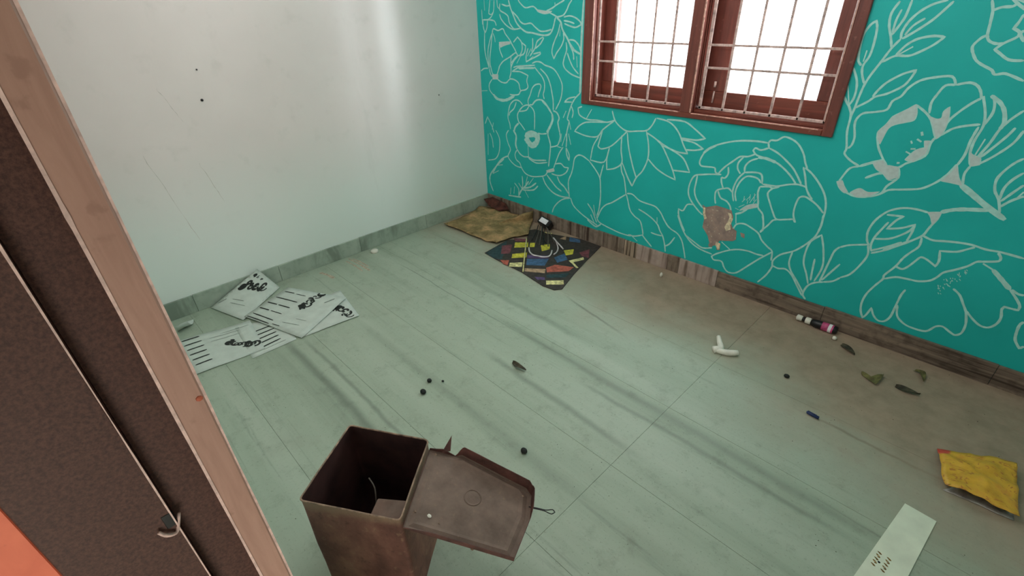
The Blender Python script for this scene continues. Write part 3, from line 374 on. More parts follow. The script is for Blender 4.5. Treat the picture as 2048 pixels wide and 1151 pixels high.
def wall_paint(key, strokes, dx=0, dz=0, clip=None):
    name = key.split(':')[0]; vs = []; fs = []; fm = []
    off = {'bare_plaster_patch': -.0016, 'chipped_paint': -.0024}.get(name, -.0006)
    for wd, flat in strokes:
        off -= 8e-6
        pts = [Vector((flat[i]/1000+dx, flat[i+1]/1000+dz)) for i in range(0, len(flat), 2)]
        if clip and not all(clip(p) for p in pts): continue
        if wd == 0:
            n0 = len(vs); vs += [Vector((p.x, off-.0003, p.y)) for p in pts]
            for tri in tessellate_polygon([[Vector((p.x, p.y, 0)) for p in pts]]):
                a, b, c = (pts[k] for k in tri); cr = (b-a).cross(c-a)
                if abs(cr) < 1e-9: continue
                fs.append(tuple(n0+k for k in (tri if cr > 0 else tri[::-1]))); fm.append(1)
            pts.append(pts[0]); wd = .5
            if name in ('bare_plaster_patch', 'chipped_paint'): continue
        P = smooth_line(pts); rv, rf = ribbon(P, .0092*wd, .12); n0 = len(vs)
        vs += [Vector((p.x, off-3e-6*(i//2), p.y)) for i, p in enumerate(rv)]
        for f in rf: fs.append(tuple(n0+i for i in f)); fm.append(0)
    if not fs: return
    m0 = MT['bare'] if name == 'bare_plaster_patch' else MT['mural']
    if name == 'chipped_paint': return mesh(name, vs, fs, None, wall_back, mats=[MT['chip'], MT['chip']], fm=fm)
    return mesh(name, vs, fs, None, wall_back, mats=[m0, MT['bare'] if name == 'bare_plaster_patch' else MT['mural_fill']], fm=fm)
for key, strokes in MURAL: wall_paint(key, strokes)
MU = dict(MURAL); inside = lambda p: .03 < p.x < W-.03 and .13 < p.y < H-.03 and not (X0-.03 < p.x < X1+.03 and Z0-.03 < p.y < Z1+.03)
for key, dx, dz in (('painted_flower:tulip', -.35, 1.75), ('painted_leaf_sprig:peony', -.2, 1.55), ('painted_flower:peony', 1.05, 1.25), ('painted_flower:peony', -.1, 1.75), ('painted_flower:daisy', -.85, 1.35), ('painted_leaf:floor', 1.7, 1.35), ('painted_leaf_sprig:peony', .6, 2.0), ('painted_flower:poppy', 3.32, .05), ('painted_flower:anemone', 3.32, .05)):
    wall_paint(key, MU[key], dx, dz, inside)

# ------------------------------------------------------------------ back window
win = st(empty('window_1', (0, 0, 0)))
ya, yb = -.016, .10
def frame(name, a, b, m, bev=.003): return box(name, a, b, m, win, bev)
frame('frame_post', (X0, ya, Z0), (1.09, yb, Z1), MT['wood_v']); frame('frame_post', (2.468, ya, Z0), (X1, yb, Z1), MT['wood_v'])
frame('mullion', (1.728, ya, Z0+.027), (1.795, yb, Z1-.05), MT['wood_v'])
frame('frame_sill', (1.09, ya, Z0), (2.468, yb, .993), MT['wood_h']); frame('frame_head', (1.09, ya, Z1-.06), (2.468, yb, Z1), MT['wood_h'])
for xa, xb in ((1.09, 1.728), (1.795, 2.468)):       # inner rebate steps
    frame('rebate_strip', (xa, .018, .993), (xb, yb, 1.008), MT['wood_h'], .002)
    frame('rebate_strip', (xa, .018, 1.008), (xa+.008, yb, Z1-.06), MT['wood_v'], .002); frame('rebate_strip', (xb-.008, .018, 1.008), (xb, yb, Z1-.06), MT['wood_v'], .002)
# pale highlights painted along the rebate edges of the frame
bm = bmesh.new()
for a, b in (((1.0885, ya-.001, .99), (1.0925, ya+.004, Z1-.05)), ((1.79, ya-.001, .995), (1.797, ya+.004, Z1-.06)), ((2.4655, ya-.001, 1.03), (2.4685, ya+.004, Z1-.06)), ((1.095, ya-.001, .990), (1.72, ya+.004, .9945)), ((1.80, ya-.001, .990), (2.45, ya+.004, .9945))): addbox(bm, a, b)
bmobj('worn_or_lit_edge', bm, MT['wood_edge'], win)
# sashes with glass
for xa, xb, n in ((1.075, 1.735, 0), (1.785, 2.48, 1)):
    fr_ = [(xa, .098, 1.008), (xb, .14, Z1-.06)]
    so = box('sash_rail', (xa, .10, 1.008), (xb, .14, 1.098), MT['wood_h'], win, .003); box('sash_rail', (xa, .10, Z1-.14), (xb, .14, Z1-.06), MT['wood_h'], win, .003)
    l = 1.185 if n == 0 else 1.915
    r = 1.665 if n == 0 else 2.376
    box('sash_stile', (xa, .10, 1.098), (l, .14, Z1-.14), MT['wood_v'], win, .003); box('sash_stile', (r, .10, 1.098), (xb, .14, Z1-.14), MT['wood_v'], win, .003)
    box('pane', (l, .118, 1.098), (r, .122, Z1-.14), MT['glass'], win)
# window bolt on the second sash
tubeobj('sash_bolt', [(1.862, .096, 1.10), (1.862, .092, 1.04)], .005, MT['grill'], win); tubeobj('sash_bolt', [(1.862, .094, 1.15), (1.862, .094, 1.12)], .007, MT['grill'], win)
# steel grills
for xa, xb, bars in ((1.10, 1.725, (1.226, 1.356, 1.483, 1.609)), (1.822, 2.455, (1.952, 2.073, 2.201, 2.333))):
    g = st(empty('grill')); del g['kind']; g.parent = win
    yg = .035
    def bar(a, b, t=.007): box('grill_bar', (a[0]-t, yg-.005, a[1]-t), (b[0]+t, yg+.005, b[1]+t), MT['grill'], g, .0015)
    bar((xa, 1.02), (xa, Z1-.075), .008); bar((xb, 1.02), (xb, Z1-.075)); bar((xa, 1.02), (xb, 1.02)); bar((xa, Z1-.075), (xb, Z1-.075))
    for x in bars: bar((x, 1.02), (x, Z1-.075), .006)
    for z in (1.222, 1.331, 1.78, 1.89):
        box('grill_bar', (xa, yg-.004, z-.0055), (xb, yg+.004, z+.0055), MT['grill'], g, .0015)
# clerestory over the door, unseen and added to light the teal wall
w2 = st(empty('fill_clerestory'))
for a, b in (((.4, -2.86, 2.28), (.45, -2.74, 2.72)), ((3.55, -2.86, 2.28), (3.6, -2.74, 2.72)), ((.45, -2.86, 2.28), (3.55, -2.74, 2.32)), ((.45, -2.86, 2.68), (3.55, -2.74, 2.72)), ((1.97, -2.84, 2.32), (2.03, -2.76, 2.68))):
    box('frame_post', a, b, MT['wood_v'], w2, .003)  # posts of the unseen clerestory added as fill
box('pane', (.45, -2.80, 2.32), (1.97, -2.796, 2.68), MT['glass'], w2); box('pane', (2.03, -2.80, 2.32), (3.55, -2.796, 2.68), MT['glass'], w2)  # panes of the unseen clerestory added as fill

# ------------------------------------------------------------------ door frame at the left of the doorway
dr = st(empty('door_1', (2.58, -2.75, 0)))
def dpart(name, a, b, m, bev=.0015):
    o = box(name, a, b, m, None, bev); o.parent = dr; o.matrix_parent_inverse = Matrix.Translation(-dr.location); return o
XJ, yA, yB, yC, yD, yE = 2.582, -2.6487, -2.6813, -2.7285, -2.8307, -2.868
dpart('frame_stop', (2.50, yB, 0), (XJ, yA, 2.1), MT['pinkpaint'], .002)
dpart('frame_rebate', (2.50, yC, 0), (XJ-.016, yB, 2.1), MT['darkpaint'], .001)
dpart('frame_post', (2.50, yD, 0), (XJ, yC, 2.1), MT['darkpaint'], .0015)
dpart('frame_head', (2.50, yD, 2.1), (3.62, yA, 2.16), MT['darkpaint'], .002)
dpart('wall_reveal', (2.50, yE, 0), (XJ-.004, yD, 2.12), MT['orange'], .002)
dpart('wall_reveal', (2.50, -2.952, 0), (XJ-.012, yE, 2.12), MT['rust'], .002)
dpart('frame_post', (3.54, yD, 0), (3.62, yA, 2.1), MT['darkpaint'], .002)
def wavy(name, x, y, r0, m, zs, amp, chips):
    bm = bmesh.new(); prev = None; z = zs[0]
    while z < zs[1]:
        r = r0*(1+amp*noise.noise((z*9, y*50, 1)))+ (chips*max(0, noise.noise((z*26, y*31, 4))-.42) if chips else 0)
        ring = [bm.verts.new((x+sx*r, y+sy*r, z)) for sx, sy in ((-1, -1), (1, -1), (1, 1), (-1, 1))]
        if prev:
            for k in range(4): bm.faces.new((prev[k], prev[(k+1) % 4], ring[(k+1) % 4], ring[k]))
        prev = ring; z += .012
    o = bmobj(name, bm, m, None); o.parent = dr; o.matrix_parent_inverse = Matrix.Translation(-dr.location); return o
wavy('worn_or_lit_edge', XJ-.0006, yB+.0006, .0015, MT['pinkedge'], (0, 2.1), .35, .002)  # worn corner, coloured paler for the light its bevel catches
wavy('worn_or_lit_edge', XJ-.0006, yC-.0004, .0008, MT['pinkedge'], (0, 2.1), .7, .0015)
wavy('chipped_plaster_edge', XJ-.004, yA+.0010, .0015, MT['pinkedge'], (0, 2.1), .5, .004)
# latch hole: bent bright keeper lip and dark socket
o = tubeobj('latch_keeper', [(XJ-.006, yC+.006, 1.030), (XJ+.0015, yC-.0036, 1.012), (XJ+.004, yC-.009, 1.014), (XJ+.0045, yC-.0145, 1.019), (XJ+.0035, yC-.0185, 1.028)], .0021, MT['pinkedge'], None)
o.parent = dr; o.matrix_parent_inverse = Matrix.Translation(-dr.location)
dpart('latch_socket', (XJ-.004, yC-.0125, 1.019), (XJ+.0006, yC+.0015, 1.046), MT['gadget'], .003)
lathe('chip', [(.004, 0), (.003, .001)], MT['rust'], None, along((XJ, -2.6535, 1.174), (1, 0, 0)), 7)
bpy.data.objects['chip'].parent = dr; bpy.data.objects['chip'].matrix_parent_inverse = Matrix.Translation(-dr.location); bpy.data.objects['chip'].name = 'paint_chip'

# ------------------------------------------------------------------ the open square tin
TZ = .40
rim = [Vector((1.948, -2.303)), Vector((2.182, -2.162)), Vector((2.349, -2.373)), Vector((2.098, -2.537))]
tc_ = sum(rim, Vector((0, 0)))/4
tin = empty('square_tin', (tc_.x, tc_.y, 0)); tag(tin, 'rusty square tin with its lid bent open, standing by the door frame', 'tin')
PI_ = Matrix.Translation(-tin.location)
def ptin(o): o.parent = tin; o.matrix_parent_inverse = PI_; return o
def rounded(q, r, n=4):
    out = []
    for i in range(4):
        p = q[i]; a = (q[i-1]-p).normalized(); b = (q[(i+1) % 4]-p).normalized()
        for k in range(n+1):
            s = k/n; out.append((p+a*r)*(1-s)**2+p*2*s*(1-s)+(p+b*r)*s**2)
    return out
RO = rounded(rim, .014); RI = rounded([tc_+(p-tc_)*.985 for p in rim], .013); NN = len(RO)
def shell(name, loop, zs, m, dent=0.0, flip=False):
    vs = []; fs = []
    L = []
    for i, p in enumerate(loop):
        q = loop[(i+1) % NN]; L.append(p)
        if (q-p).length > .1: L += [p.lerp(q, k/8) for k in range(1, 8)]
    n = len(L)
    for z in zs:
        for p in L:
            d = (p-tc_); s = 1+dent*noise.noise((p.x*9, p.y*9, z*7)); vs.append((tc_.x+d.x*s, tc_.y+d.y*s, z))
    for r in range(len(zs)-1):
        for k in range(n): fs.append((r*n+k, r*n+(k+1) % n, (r+1)*n+(k+1) % n, (r+1)*n+k))
    return vs, fs, n
zs = [0, .004, .02, .03, .1, .2, .3, .365, .372, .385, TZ]
vo, fo, n = shell('o', RO, zs, None, .018); vi, fi, n = shell('i', RI, [.003, .1, .2, .3, .385, TZ], None, .018)
ptin(mesh('body', vo, fo+[tuple(range(n))[::-1]], MT['rust_tin'], None, True))
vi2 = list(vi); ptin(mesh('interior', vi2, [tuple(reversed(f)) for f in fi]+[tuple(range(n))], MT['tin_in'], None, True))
bm = bmesh.new()
top = [Vector((p[0], p[1], TZ)) for p in vo[-n:]]; tube(bm, top+[top[0]], .0028, 6, 1, False); ptin(bmobj('rolled_rim', bm, MT['rim'], None, True))
# lid: shallow tray hinged on the right-hand edge, hanging a little below level
h1 = Vector((rim[1].x, rim[1].y, TZ)); h2 = Vector((rim[2].x, rim[2].y, TZ)); ax = (h2-h1).normalized(); nv = Vector((-ax.y, ax.x, 0)); nv = nv if nv.x > 0 else -nv
T = math.radians(-17); dv = math.cos(T)*nv+math.sin(T)*Vector((0, 0, 1)); up = ax.cross(dv); up = up if up.z > 0 else -up
def LP(a, d, u): return h1+ax*a+dv*d+up*u
lo = [(.034, .012), (.030, .092), (.022, .112), (.072, .322), (.092, .340), (.168, .343), (.292, .312), (.288, .014)]     # outline (along hinge, outward)
lw = .043
vs = []; fs = []
cen = Vector((.15, .165))
prof = [(1.0, lw), (1.0, lw-.004), (1.005, .006), (.985, 0.0), (.93, -.001), (.86, .003), (.80, .001), (.4, .002)]
sub = []
for i, p in enumerate(lo):
    q = lo[(i+1) % len(lo)]
    for k in range(4): sub.append(Vector(p).lerp(Vector(q), k/4))
NS = len(sub)
for s, u in prof:
    for i, p in enumerate(sub):
        qq = cen+(p-cen)*s
        wall_h = u
        if u > .005 and i >= 28: wall_h = .004       # no wall on the hinge side
        elif u > .005 and i < 8: wall_h = u*(.25, .35, .5, .3, .1, .3, .7, .95)[i]
        elif u > .005: wall_h = u*(1+.12*noise.noise((i*.9, 5, 0)))
        if 20 <= i < 28 and u > .005: wall_h *= .4      # near wall is bent outwards and low
        vs.append(LP(qq.x, qq.y, wall_h))
vs.append(LP(cen.x, cen.y, .003))
for r in range(len(prof)-1):
    for k in range(NS): fs.append((r*NS+k, (r+1)*NS+k, (r+1)*NS+(k+1) % NS, r*NS+(k+1) % NS))
for k in range(NS): fs.append(((len(prof)-1)*NS+k, len(vs)-1, (len(prof)-1)*NS+(k+1) % NS))
fm = [1 if i < 2*NS else 0 for i in range(len(fs))]
lid = mesh('lid', vs, fs, None, None, False, [MT['lid'], MT['lid_side']], fm); ptin(lid); lid['label'] = 'square rusty lid, folded back'
sd = lid.modifiers.new('thick', 'SOLIDIFY'); sd.thickness = .0015; sd.offset = 1
def plid(o): o.parent = lid; return o
bm = bmesh.new()
ring = [(.150+.024*math.cos(k*math.pi/9), .172+.024*math.sin(k*math.pi/9)) for k in range(19)]
tube(bm, [LP(a, d, .004) for a, d in ring], .0022, 5, 1, False); plid(bmobj('cap_ring', bm, MT['lid'], None, True))
b_ = []
bm = bmesh.new(); c0 = bm.verts.new(LP(.150, .172, .009)); prev = None; rr = [bm.verts.new(LP(.150+.021*math.cos(k*math.pi/9), .172+.021*math.sin(k*math.pi/9), .0035)) for k in range(18)]
for k in range(18): bm.faces.new((c0, rr[k], rr[(k+1) % 18]))
plid(bmobj('cap_dome', bm, MT['lid'], None, True))
plid(tubeobj('wire_loop', [LP(.13, .335, .006), LP(.128, .36, .008), LP(.128, .385, .010), LP(.122, .405, .012), LP(.128, .412, .012), LP(.136, .402, .011), LP(.131, .38, .009), LP(.131, .34, .005)], .0016, MT['gadget'], None))
bm = bmesh.new(); tri = [LP(.04, .05, .012), LP(.024, .074, .012), LP(-.006, .064, .044), LP(.03, .058, .01)]
vv = [bm.verts.new(p) for p in tri]+[bm.verts.new(p+up*-.002) for p in tri]; bm.faces.new(vv[:3]); bm.faces.new((vv[0], vv[2], vv[3])); bm.faces.new((vv[4], vv[6], vv[5])); bm.faces.new((vv[4], vv[7], vv[6]))
for i in range(4): bm.faces.new((vv[i], vv[(i+1) % 4], vv[4+(i+1) % 4], vv[4+i]))
plid(bmobj('torn_tab', bm, MT['lid_side'], None))
for (a, d, s) in ((.238, .070, .008), (.236, .03, .005), (.292, .20, .006), (.06, .27, .004), (.10, .315, .005), (.045, .035, .006), (.25, .10, .003)):
    bm = bmesh.new(); p = LP(a, d, .004); bmesh.ops.create_icosphere(bm, subdivisions=1, radius=s, matrix=Matrix.Translation(p) @ Matrix.Diagonal((1, .7, .35, 1))); plid(bmobj('paint_fleck', bm, MT['rim'] if s < .008 else MT['whiteplastic'], None))
# folded carton and bent wire inside the tin
q1 = Vector((2.145, -2.478, .335)); e1 = (rim[2]-rim[3]).normalized(); e2 = (rim[1]-rim[2]).normalized()
def TP(a, b, z): p = rim[2]-e1*a+e2*b; return Vector((p.x, p.y, z))
bm = bmesh.new()
vv = [bm.verts.new(p) for p in (TP(.02, .012, .335), TP(.115, .016, .335), TP(.115, .095, .33), TP(.02, .105, .33), TP(.03, .02, .008), TP(.11, .02, .008), TP(.11, .09, .008), TP(.03, .10, .008))]
for f in ((0, 1, 2, 3), (4, 7, 6, 5), (0, 4, 5, 1), (1, 5, 6, 2), (2, 6, 7, 3), (3, 7, 4, 0)): bm.faces.new([vv[i] for i in f])
bmesh.ops.bevel(bm, geom=bm.edges[:], offset=.003, segments=1, affect='EDGES')
tag(bmobj('carton', bm, MT['lid']), 'grey brown carton stuffed inside the open square tin', 'carton')
tag(tubeobj('bent_wire', [TP(.16, .09, .0045), TP(.15, .10, .15), TP(.135, .105, .27), TP(.14, .13, .32), TP(.165, .15, .335)], .0022, MT['wire']), 'thin bent wire sticking up inside the tin', 'wire')

# ------------------------------------------------------------------ printed sheets by the left wall
def sheet(name, q, dz, label, nu=10, nv=10, group='printed sheets on the floor'):
    q = [Vector(p if len(p) == 3 else (p[0], p[1], .002)) for p in q]
    def P(u, v, lift=0):
        p = q[0]*(1-u)*(1-v)+q[1]*u*(1-v)+q[2]*u*v+q[3]*(1-u)*v; return Vector((p.x, p.y, p.z+dz(u, v)+lift))
    vs = [P(i/nu, j/nv, l) for l in (0, -.0007) for j in range(nv+1) for i in range(nu+1)]; n0 = (nu+1)*(nv+1); fs = []
    for j in range(nv):
        for i in range(nu):
            a = j*(nu+1)+i; f = (a, a+1, a+nu+2, a+nu+1); fs += [f, tuple(n0+k for k in reversed(f))]
    edge = [i for i in range(nu+1)]+[j*(nu+1)+nu for j in range(1, nv+1)]+[nv*(nu+1)+i for i in range(nu-1, -1, -1)]+[j*(nu+1) for j in range(nv-1, 0, -1)]
    for a, b in zip(edge, edge[1:]+edge[:1]): fs.append((a, n0+a, n0+b, b))
    o = mesh(name, vs, fs, MT['paper'], None, True); tag(o, label, 'paper', group)
    return o, P
def prints(o, P, bars=(), script=None, soft=(), lift=.0009):
    def rib(nm, lines, m):
        vs = []; fs = []
        for pts, wd in lines:
            S = smooth_line([Vector((a, b)) for a, b in pts], 5) if len(pts) > 2 else [Vector(pts[0]).lerp(Vector(pts[1]), k/8) for k in range(9)]
            rv, rf = ribbon(S, wd, .1); n0 = len(vs); vs += [P(min(max(p.x, 0), 1), min(max(p.y, 0), 1), lift) for p in rv]; fs += [tuple(n0+i for i in f) for f in rf]
        mesh(nm, vs, fs, m, o)
    for a, b, c, d, w_ in bars: rib('printed_line', [(((a, b), (c, d)), w_)], MT['ink'])
    for a, b, c, d, w_ in soft or (): rib('faint_print', [(((a, b), (c, d)), w_)], MT['ink_soft'])
    if script:
        L = []
        for (u, v, r, a0, a1, wd) in script:
            L.append(([(u+r*math.cos(a0+(a1-a0)*k/8), v+r*1.05*math.sin(a0+(a1-a0)*k/8)) for k in range(9)], wd))
        rib('printed_lettering', L, MT['ink'])
def curly(cx, cy, du, dv, n, r, wd, seed):
    rr = random.Random(seed); out = []
    for i in range(n):
        s = i/(n-1); u = cx+du*s+rr.uniform(-.3, .3)*r; v = cy+dv*s+rr.uniform(-.5, .5)*r; a = rr.uniform(0, 6)
        out.append((u, v, r*rr.uniform(.5, 1.2), a, a+rr.uniform(3, 6), wd*rr.uniform(.8, 1.7)))
        out.append((u+r*rr.uniform(-.8, .8), v+r*rr.uniform(-1.2, 1.2), r*rr.uniform(.3, .6), 0, rr.uniform(3, 6), wd*rr.uniform(.8, 1.6)))
        if i == 0: out.append((u, v, r*.35, 0, 6.3, wd*2.2))
    return out
z0 = lambda *k: 0
oD, PD = sheet('printed_sheet', D['shD'], lambda u, v: .0015+.010*max(0, u-.8)*5*.4*(.4+v)*.5+.002*math.sin(v*7), 'white printed sheet half hidden behind the door frame, bold lines at left')
prints(oD, PD, [(.06+.145*i, .07, .05+.145*i, .30, .028) for i in range(6)], curly(.50, .60, .27, .30, 6, .055, .026, 3), [(.2, .4, .2, .8, .01), (.3, .4, .3, .8, .008), (.14, .55, .14, .95, .01)])
oE, PE = sheet('printed_sheet', D['shE'], lambda u, v: .0005, 'lowest printed sheet, showing a corner under two others')
prints(oE, PE, [(.30+.13*i, .30, .26+.13*i, .72, .03) for i in range(5)], None, [(.9, .3, .88, .8, .01)])
oC, PC = sheet('printed_sheet', D['shC'], lambda u, v: .0008+.006*u*v*(1+math.sin(v*5)*.3), 'white printed sheet whose right corner shows beneath the top one')
prints(oC, PC, (), curly(.55, .78, .33, .12, 5, .06, .03, 9))
oA, PA = sheet('printed_sheet', [D['shA'][0], D['shA'][1], D['shA'][2], D['shA'][3]], z0, 'x') if False else (None, None)
qa = [Vector((.030, -2.306, .0035)), Vector((.33, -2.215, .006)), Vector((.10, -1.912, .0045)), Vector((.022, -1.986, .140))]
oA, PA = sheet('printed_sheet', qa, lambda u, v: .0015-.012*math.sin(math.pi*u)*math.sin(math.pi*v)*(1-u)*0, 'white printed sheet leaning up against the skirting')
prints(oA, PA, (), curly(.16, .58, .48, .22, 6, .075, .040, 21)+curly(.12, .88, .25, .05, 3, .03, .014, 5), [(.25, .3, .55, .36, .012), (.3, .22, .7, .28, .010), (.05, .12, .12, .26, .02)])
oB, PB = sheet('printed_sheet', D['shB'], lambda u, v: .009+.012*max(0, u+v-1.35)*1.2+.002*math.sin(6*u), 'topmost printed sheet, with six bold dark lines along its left')
prints(oB, PB, [(.03, .03, .42, .03, .022), (.05, .13, .42, .12, .022), (.03, .30, .20, .30, .026), (.23, .30, .42, .30, .018), (.03, .48, .20, .48, .028), (.22, .48, .42, .48, .024), (.04, .66, .42, .65, .024), (.05, .86, .22, .86, .022), (.26, .85, .42, .85, .016), (.46, .05, .58, .06, .016)], curly(.54, .58, .08, .38, 6, .055, .026, 33), [(.55, .15, .8, .2, .01), (.78, .78, .86, .92, .02), (.66, .3, .82, .32, .008)])
# scrap curled up beside them
cq = D['curl']; bm = bmesh.new(); rows = []
for i in range(7):
    s = i/6
    a = Vector(cq[0]).lerp(Vector(cq[1]), s); b = Vector(cq[3]).lerp(Vector(cq[2]), s); z = .003+.05*(s-.25)**2*2.2
    rows.append([bm.verts.new((p.x, p.y, zz+z)) for p, zz in ((a, 0.0), (a.lerp(b, .5), .005), (b, .002))])
for r in range(6):
    for k in range(2): bm.faces.new((rows[r][k], rows[r][k+1], rows[r+1][k+1], rows[r+1][k]))
o = bmobj('paper_scrap', bm, MT['paper'], None, True); sd = o.modifiers.new('t', 'SOLIDIFY'); sd.thickness = .0008
tag(o, 'small curled scrap of white paper against the door frame', 'paper')

# ------------------------------------------------------------------ corner heap
card = ragged('brown_paper_sheet', [(x, y, z if z > .08 else min(z, .010)) for x, y, z in D['card']], MT['card'], None, 9, .030, .0015, .001, 3, 4, 13); tag(card, 'crumpled yellow brown paper sheet lying in the room corner', 'paper')
tag(ragged('rag', [(x, y, max(z, .028)) for x, y, z in D['rag']], MT['rag'], None, 4, .02, .003, .026, 8, 3, 22), 'dark red brown rag pushed into the corner of the skirting', 'rag')
mo = [(x, y, .006) for x, y in D['mat']]
mat_ = ragged('striped_mat', mo, MT['p_black'], None, 3, 0.0, .004, .001, 2, 2, 9, smooth=False); tag(mat_, 'black plastic mat printed with yellow, blue and red stripes', 'mat')
for k, (c, pts) in enumerate(D['matp']):
    bm = bmesh.new(); f = bm.faces.new([bm.verts.new((x, y, .0063+.00005*k)) for x, y in pts]); bmesh.ops.triangulate(bm, faces=bm.faces[:])
    bmobj('printed_stripe', bm, MT['p_'+c], mat_)
s_ = D['stick']; tag(tubeobj('stick', [(s_[0][0]*.55+s_[1][0]*.45, s_[0][1]*.55+s_[1][1]*.45, .016), (s_[1][0], s_[1][1], .013), (s_[2][0], s_[2][1], .0105)], .0045, MT['p_cream']), 'thin cream stick lying across the striped mat', 'stick')
gx = D['gadget'][4]
gad = empty('gadget', (gx[0], -.07, .008)); tag(gad, 'small black gadget with white label trailing dark wires, against skirting', 'gadget')
Gm = Matrix.Translation((gx[0]+.015, -.065, .058)) @ Matrix.Rotation(math.radians(10), 4, 'Y') @ Matrix.Rotation(math.radians(38), 4, 'X')
def pg(o): o.parent = gad; o.matrix_parent_inverse = Matrix.Translation(-gad.location); return o
pg(box('case', (-.058, -.03, -.042), (.058, .03, .03), MT['gadget'], None, .008, Gm)); pg(box('white_label', (-.038, -.022, .0295), (.036, .018, .0312), MT['glabel'], None, 0, Gm))
for i, wv in enumerate(D['wires']):
    a, b, c = wv; pg(tubeobj('wire', [(a[0]+.02, a[1]-.01, .045), (b[0], b[1], .030), (c[0], c[1], .0115)], .0028 if i % 2 else .0035, MT['wire'] if i % 3 else MT['gadget'], None, 5))
for i, cv in enumerate(D['cord']):
    tag(tubeobj('cord', [(x, y, .0125+(.0125 if i == 0 else 0)) for k, (x, y) in enumerate(cv)], .0055 if i < 3 else .004, MT['cord'] if i < 3 else MT['p_cream'], None, 6),
        ['straight piece of white cord across the right of the striped mat', 'white cord bent like a hook on the striped mat', 'white cord curled round a yellow patch on the mat', 'short cream cord just below the black gadget'][i], 'cord', 'cords on the striped mat')

# ------------------------------------------------------------------ small litter on the floor
cx, cy = D['cap'][0]; tag(lathe('bottle_cap', [(.026, .0), (.028, .004), (.028, .014), (.024, .018), (.012, .019)], MT['whiteplastic'], None, Matrix.Translation((cx+.01, cy, 0))), 'round white plastic cap beside the left skirting', 'cap')
for i, (a, b) in enumerate(D['scr']):
    mid = ((a[0]+b[0])/2, (a[1]+b[1])/2+.006)
    rv, rf = ribbon(smooth_line([Vector(a), Vector(mid), Vector(b)], 5), .012 if i < 3 else .02, .5); mesh('paint_scrape', [(p.x, p.y, .0006) for p in rv], rf, MT['scrape'], floor)
e = [Vector(p) for p in D['ell']]
tag_ = empty('broken_plastic', (e[1].x, e[1].y, 0)); tag(tag_, 'broken white plastic piece shaped like an L on open floor', 'plastic')
def pl(o): o.parent = tag_; o.matrix_parent_inverse = Matrix.Translation(-tag_.location); return o
pl(tubeobj('upper_arm', [(e[0].x, e[0].y, .03), (e[0].x*.5+e[1].x*.5, (e[0].y+e[1].y)/2, .022), (e[1].x, e[1].y, .016), (e[2].x-.02, e[2].y-.0, .010)], lambda s: .011+.009*s, MT['whiteplastic'], None, 8))
pl(tubeobj('lower_arm', [(e[2].x-.012, e[2].y+.005, .013), (e[2].x*.5+e[3].x*.5, (e[2].y+e[3].y)/2-.004, .013), (e[3].x, e[3].y, .018)], lambda s: .0125+.004*math.sin(3*s), MT['whiteplastic'], None, 8))
b0 = Vector((D['bottle'][0][0], -.05, .020)); b1 = Vector((D['bottle'][1][0], -.055, .024)); bd = (b1-b0); bt = empty('small_bottle', (b0.x, b0.y, 0)); tag(bt, 'small black bottle with white cap and pink label lying at skirting', 'bottle')
def pb(o): o.parent = bt; o.matrix_parent_inverse = Matrix.Translation(-bt.location); return o
L = bd.length; A = along(b0, bd)
pb(lathe('cap', [(.010, 0), (.016, .003), (.016, .026), (.012, .03)], MT['whiteplastic'], None, A)); pb(lathe('neck', [(.011, .03), (.012, .034), (.012, .045)], MT['gadget'], None, A))
pb(lathe('collar', [(.017, .046), (.018, .05), (.018, .07), (.016, .073)], MT['whiteplastic'], None, A))
pb(lathe('body', [(.014, .073), (.019, .085), (.0225, .10), (.0225, L*.94), (.019, L)], MT['gadget'], None, A)); pb(lathe('label', [(.0229, L*.64), (.0231, L*.645), (.0231, L*.91), (.0229, L*.915)], MT['pink'], None, A))
pb(lathe('base_band', [(.0233, L*.80), (.0236, L*.805), (.0236, L*.87), (.0233, L*.875)], MT['glabel'], None, A))
def ball(name, p, r, m, label, cat, group=None, sq=(1, 1, .8), seed=1):
    bm = bmesh.new(); bmesh.ops.create_icosphere(bm, subdivisions=2, radius=r)
    for v in bm.verts: v.co = Vector((v.co.x*sq[0], v.co.y*sq[1], v.co.z*sq[2]))*(1+.18*noise.noise(v.co*70+Vector((seed, 0, 0))))
    zmn = min(v.co.z for v in bm.verts)
    for v in bm.verts: v.co += Vector((p[0], p[1], -zmn))
    o = bmobj(name, bm, m, None, True); tag(o, label, cat, group); return o
ball('bead', D['bead'], .011, MT['whiteplastic'], 'tiny white bead below the pink end of the bottle', 'bead', sq=(1, 1, 1))
ball('white_chip', D['white'], .013, MT['whiteplastic'], 'small white chip standing near the striped skirting', 'chip', sq=(.7, .7, 1.4))
for n, r, lb in (('peb1', .013, 'upper of the two black pellets close together behind the tin'), ('peb2', .016, 'lower of the two black pellets close together behind the tin'), ('peb3', .015, 'lone black pellet on the floor beyond the lid of the tin'), ('peb4', .013, 'black pellet between the broken white plastic and the blue pen cap'), ('peb5', .007, 'tiny black pellet right beside the upper pair')):
    ball('pellet', D[n], r, MT['stone'], lb, 'pellet', 'black pellets on the floor', (1, .8, .7), len(n)+r*99)
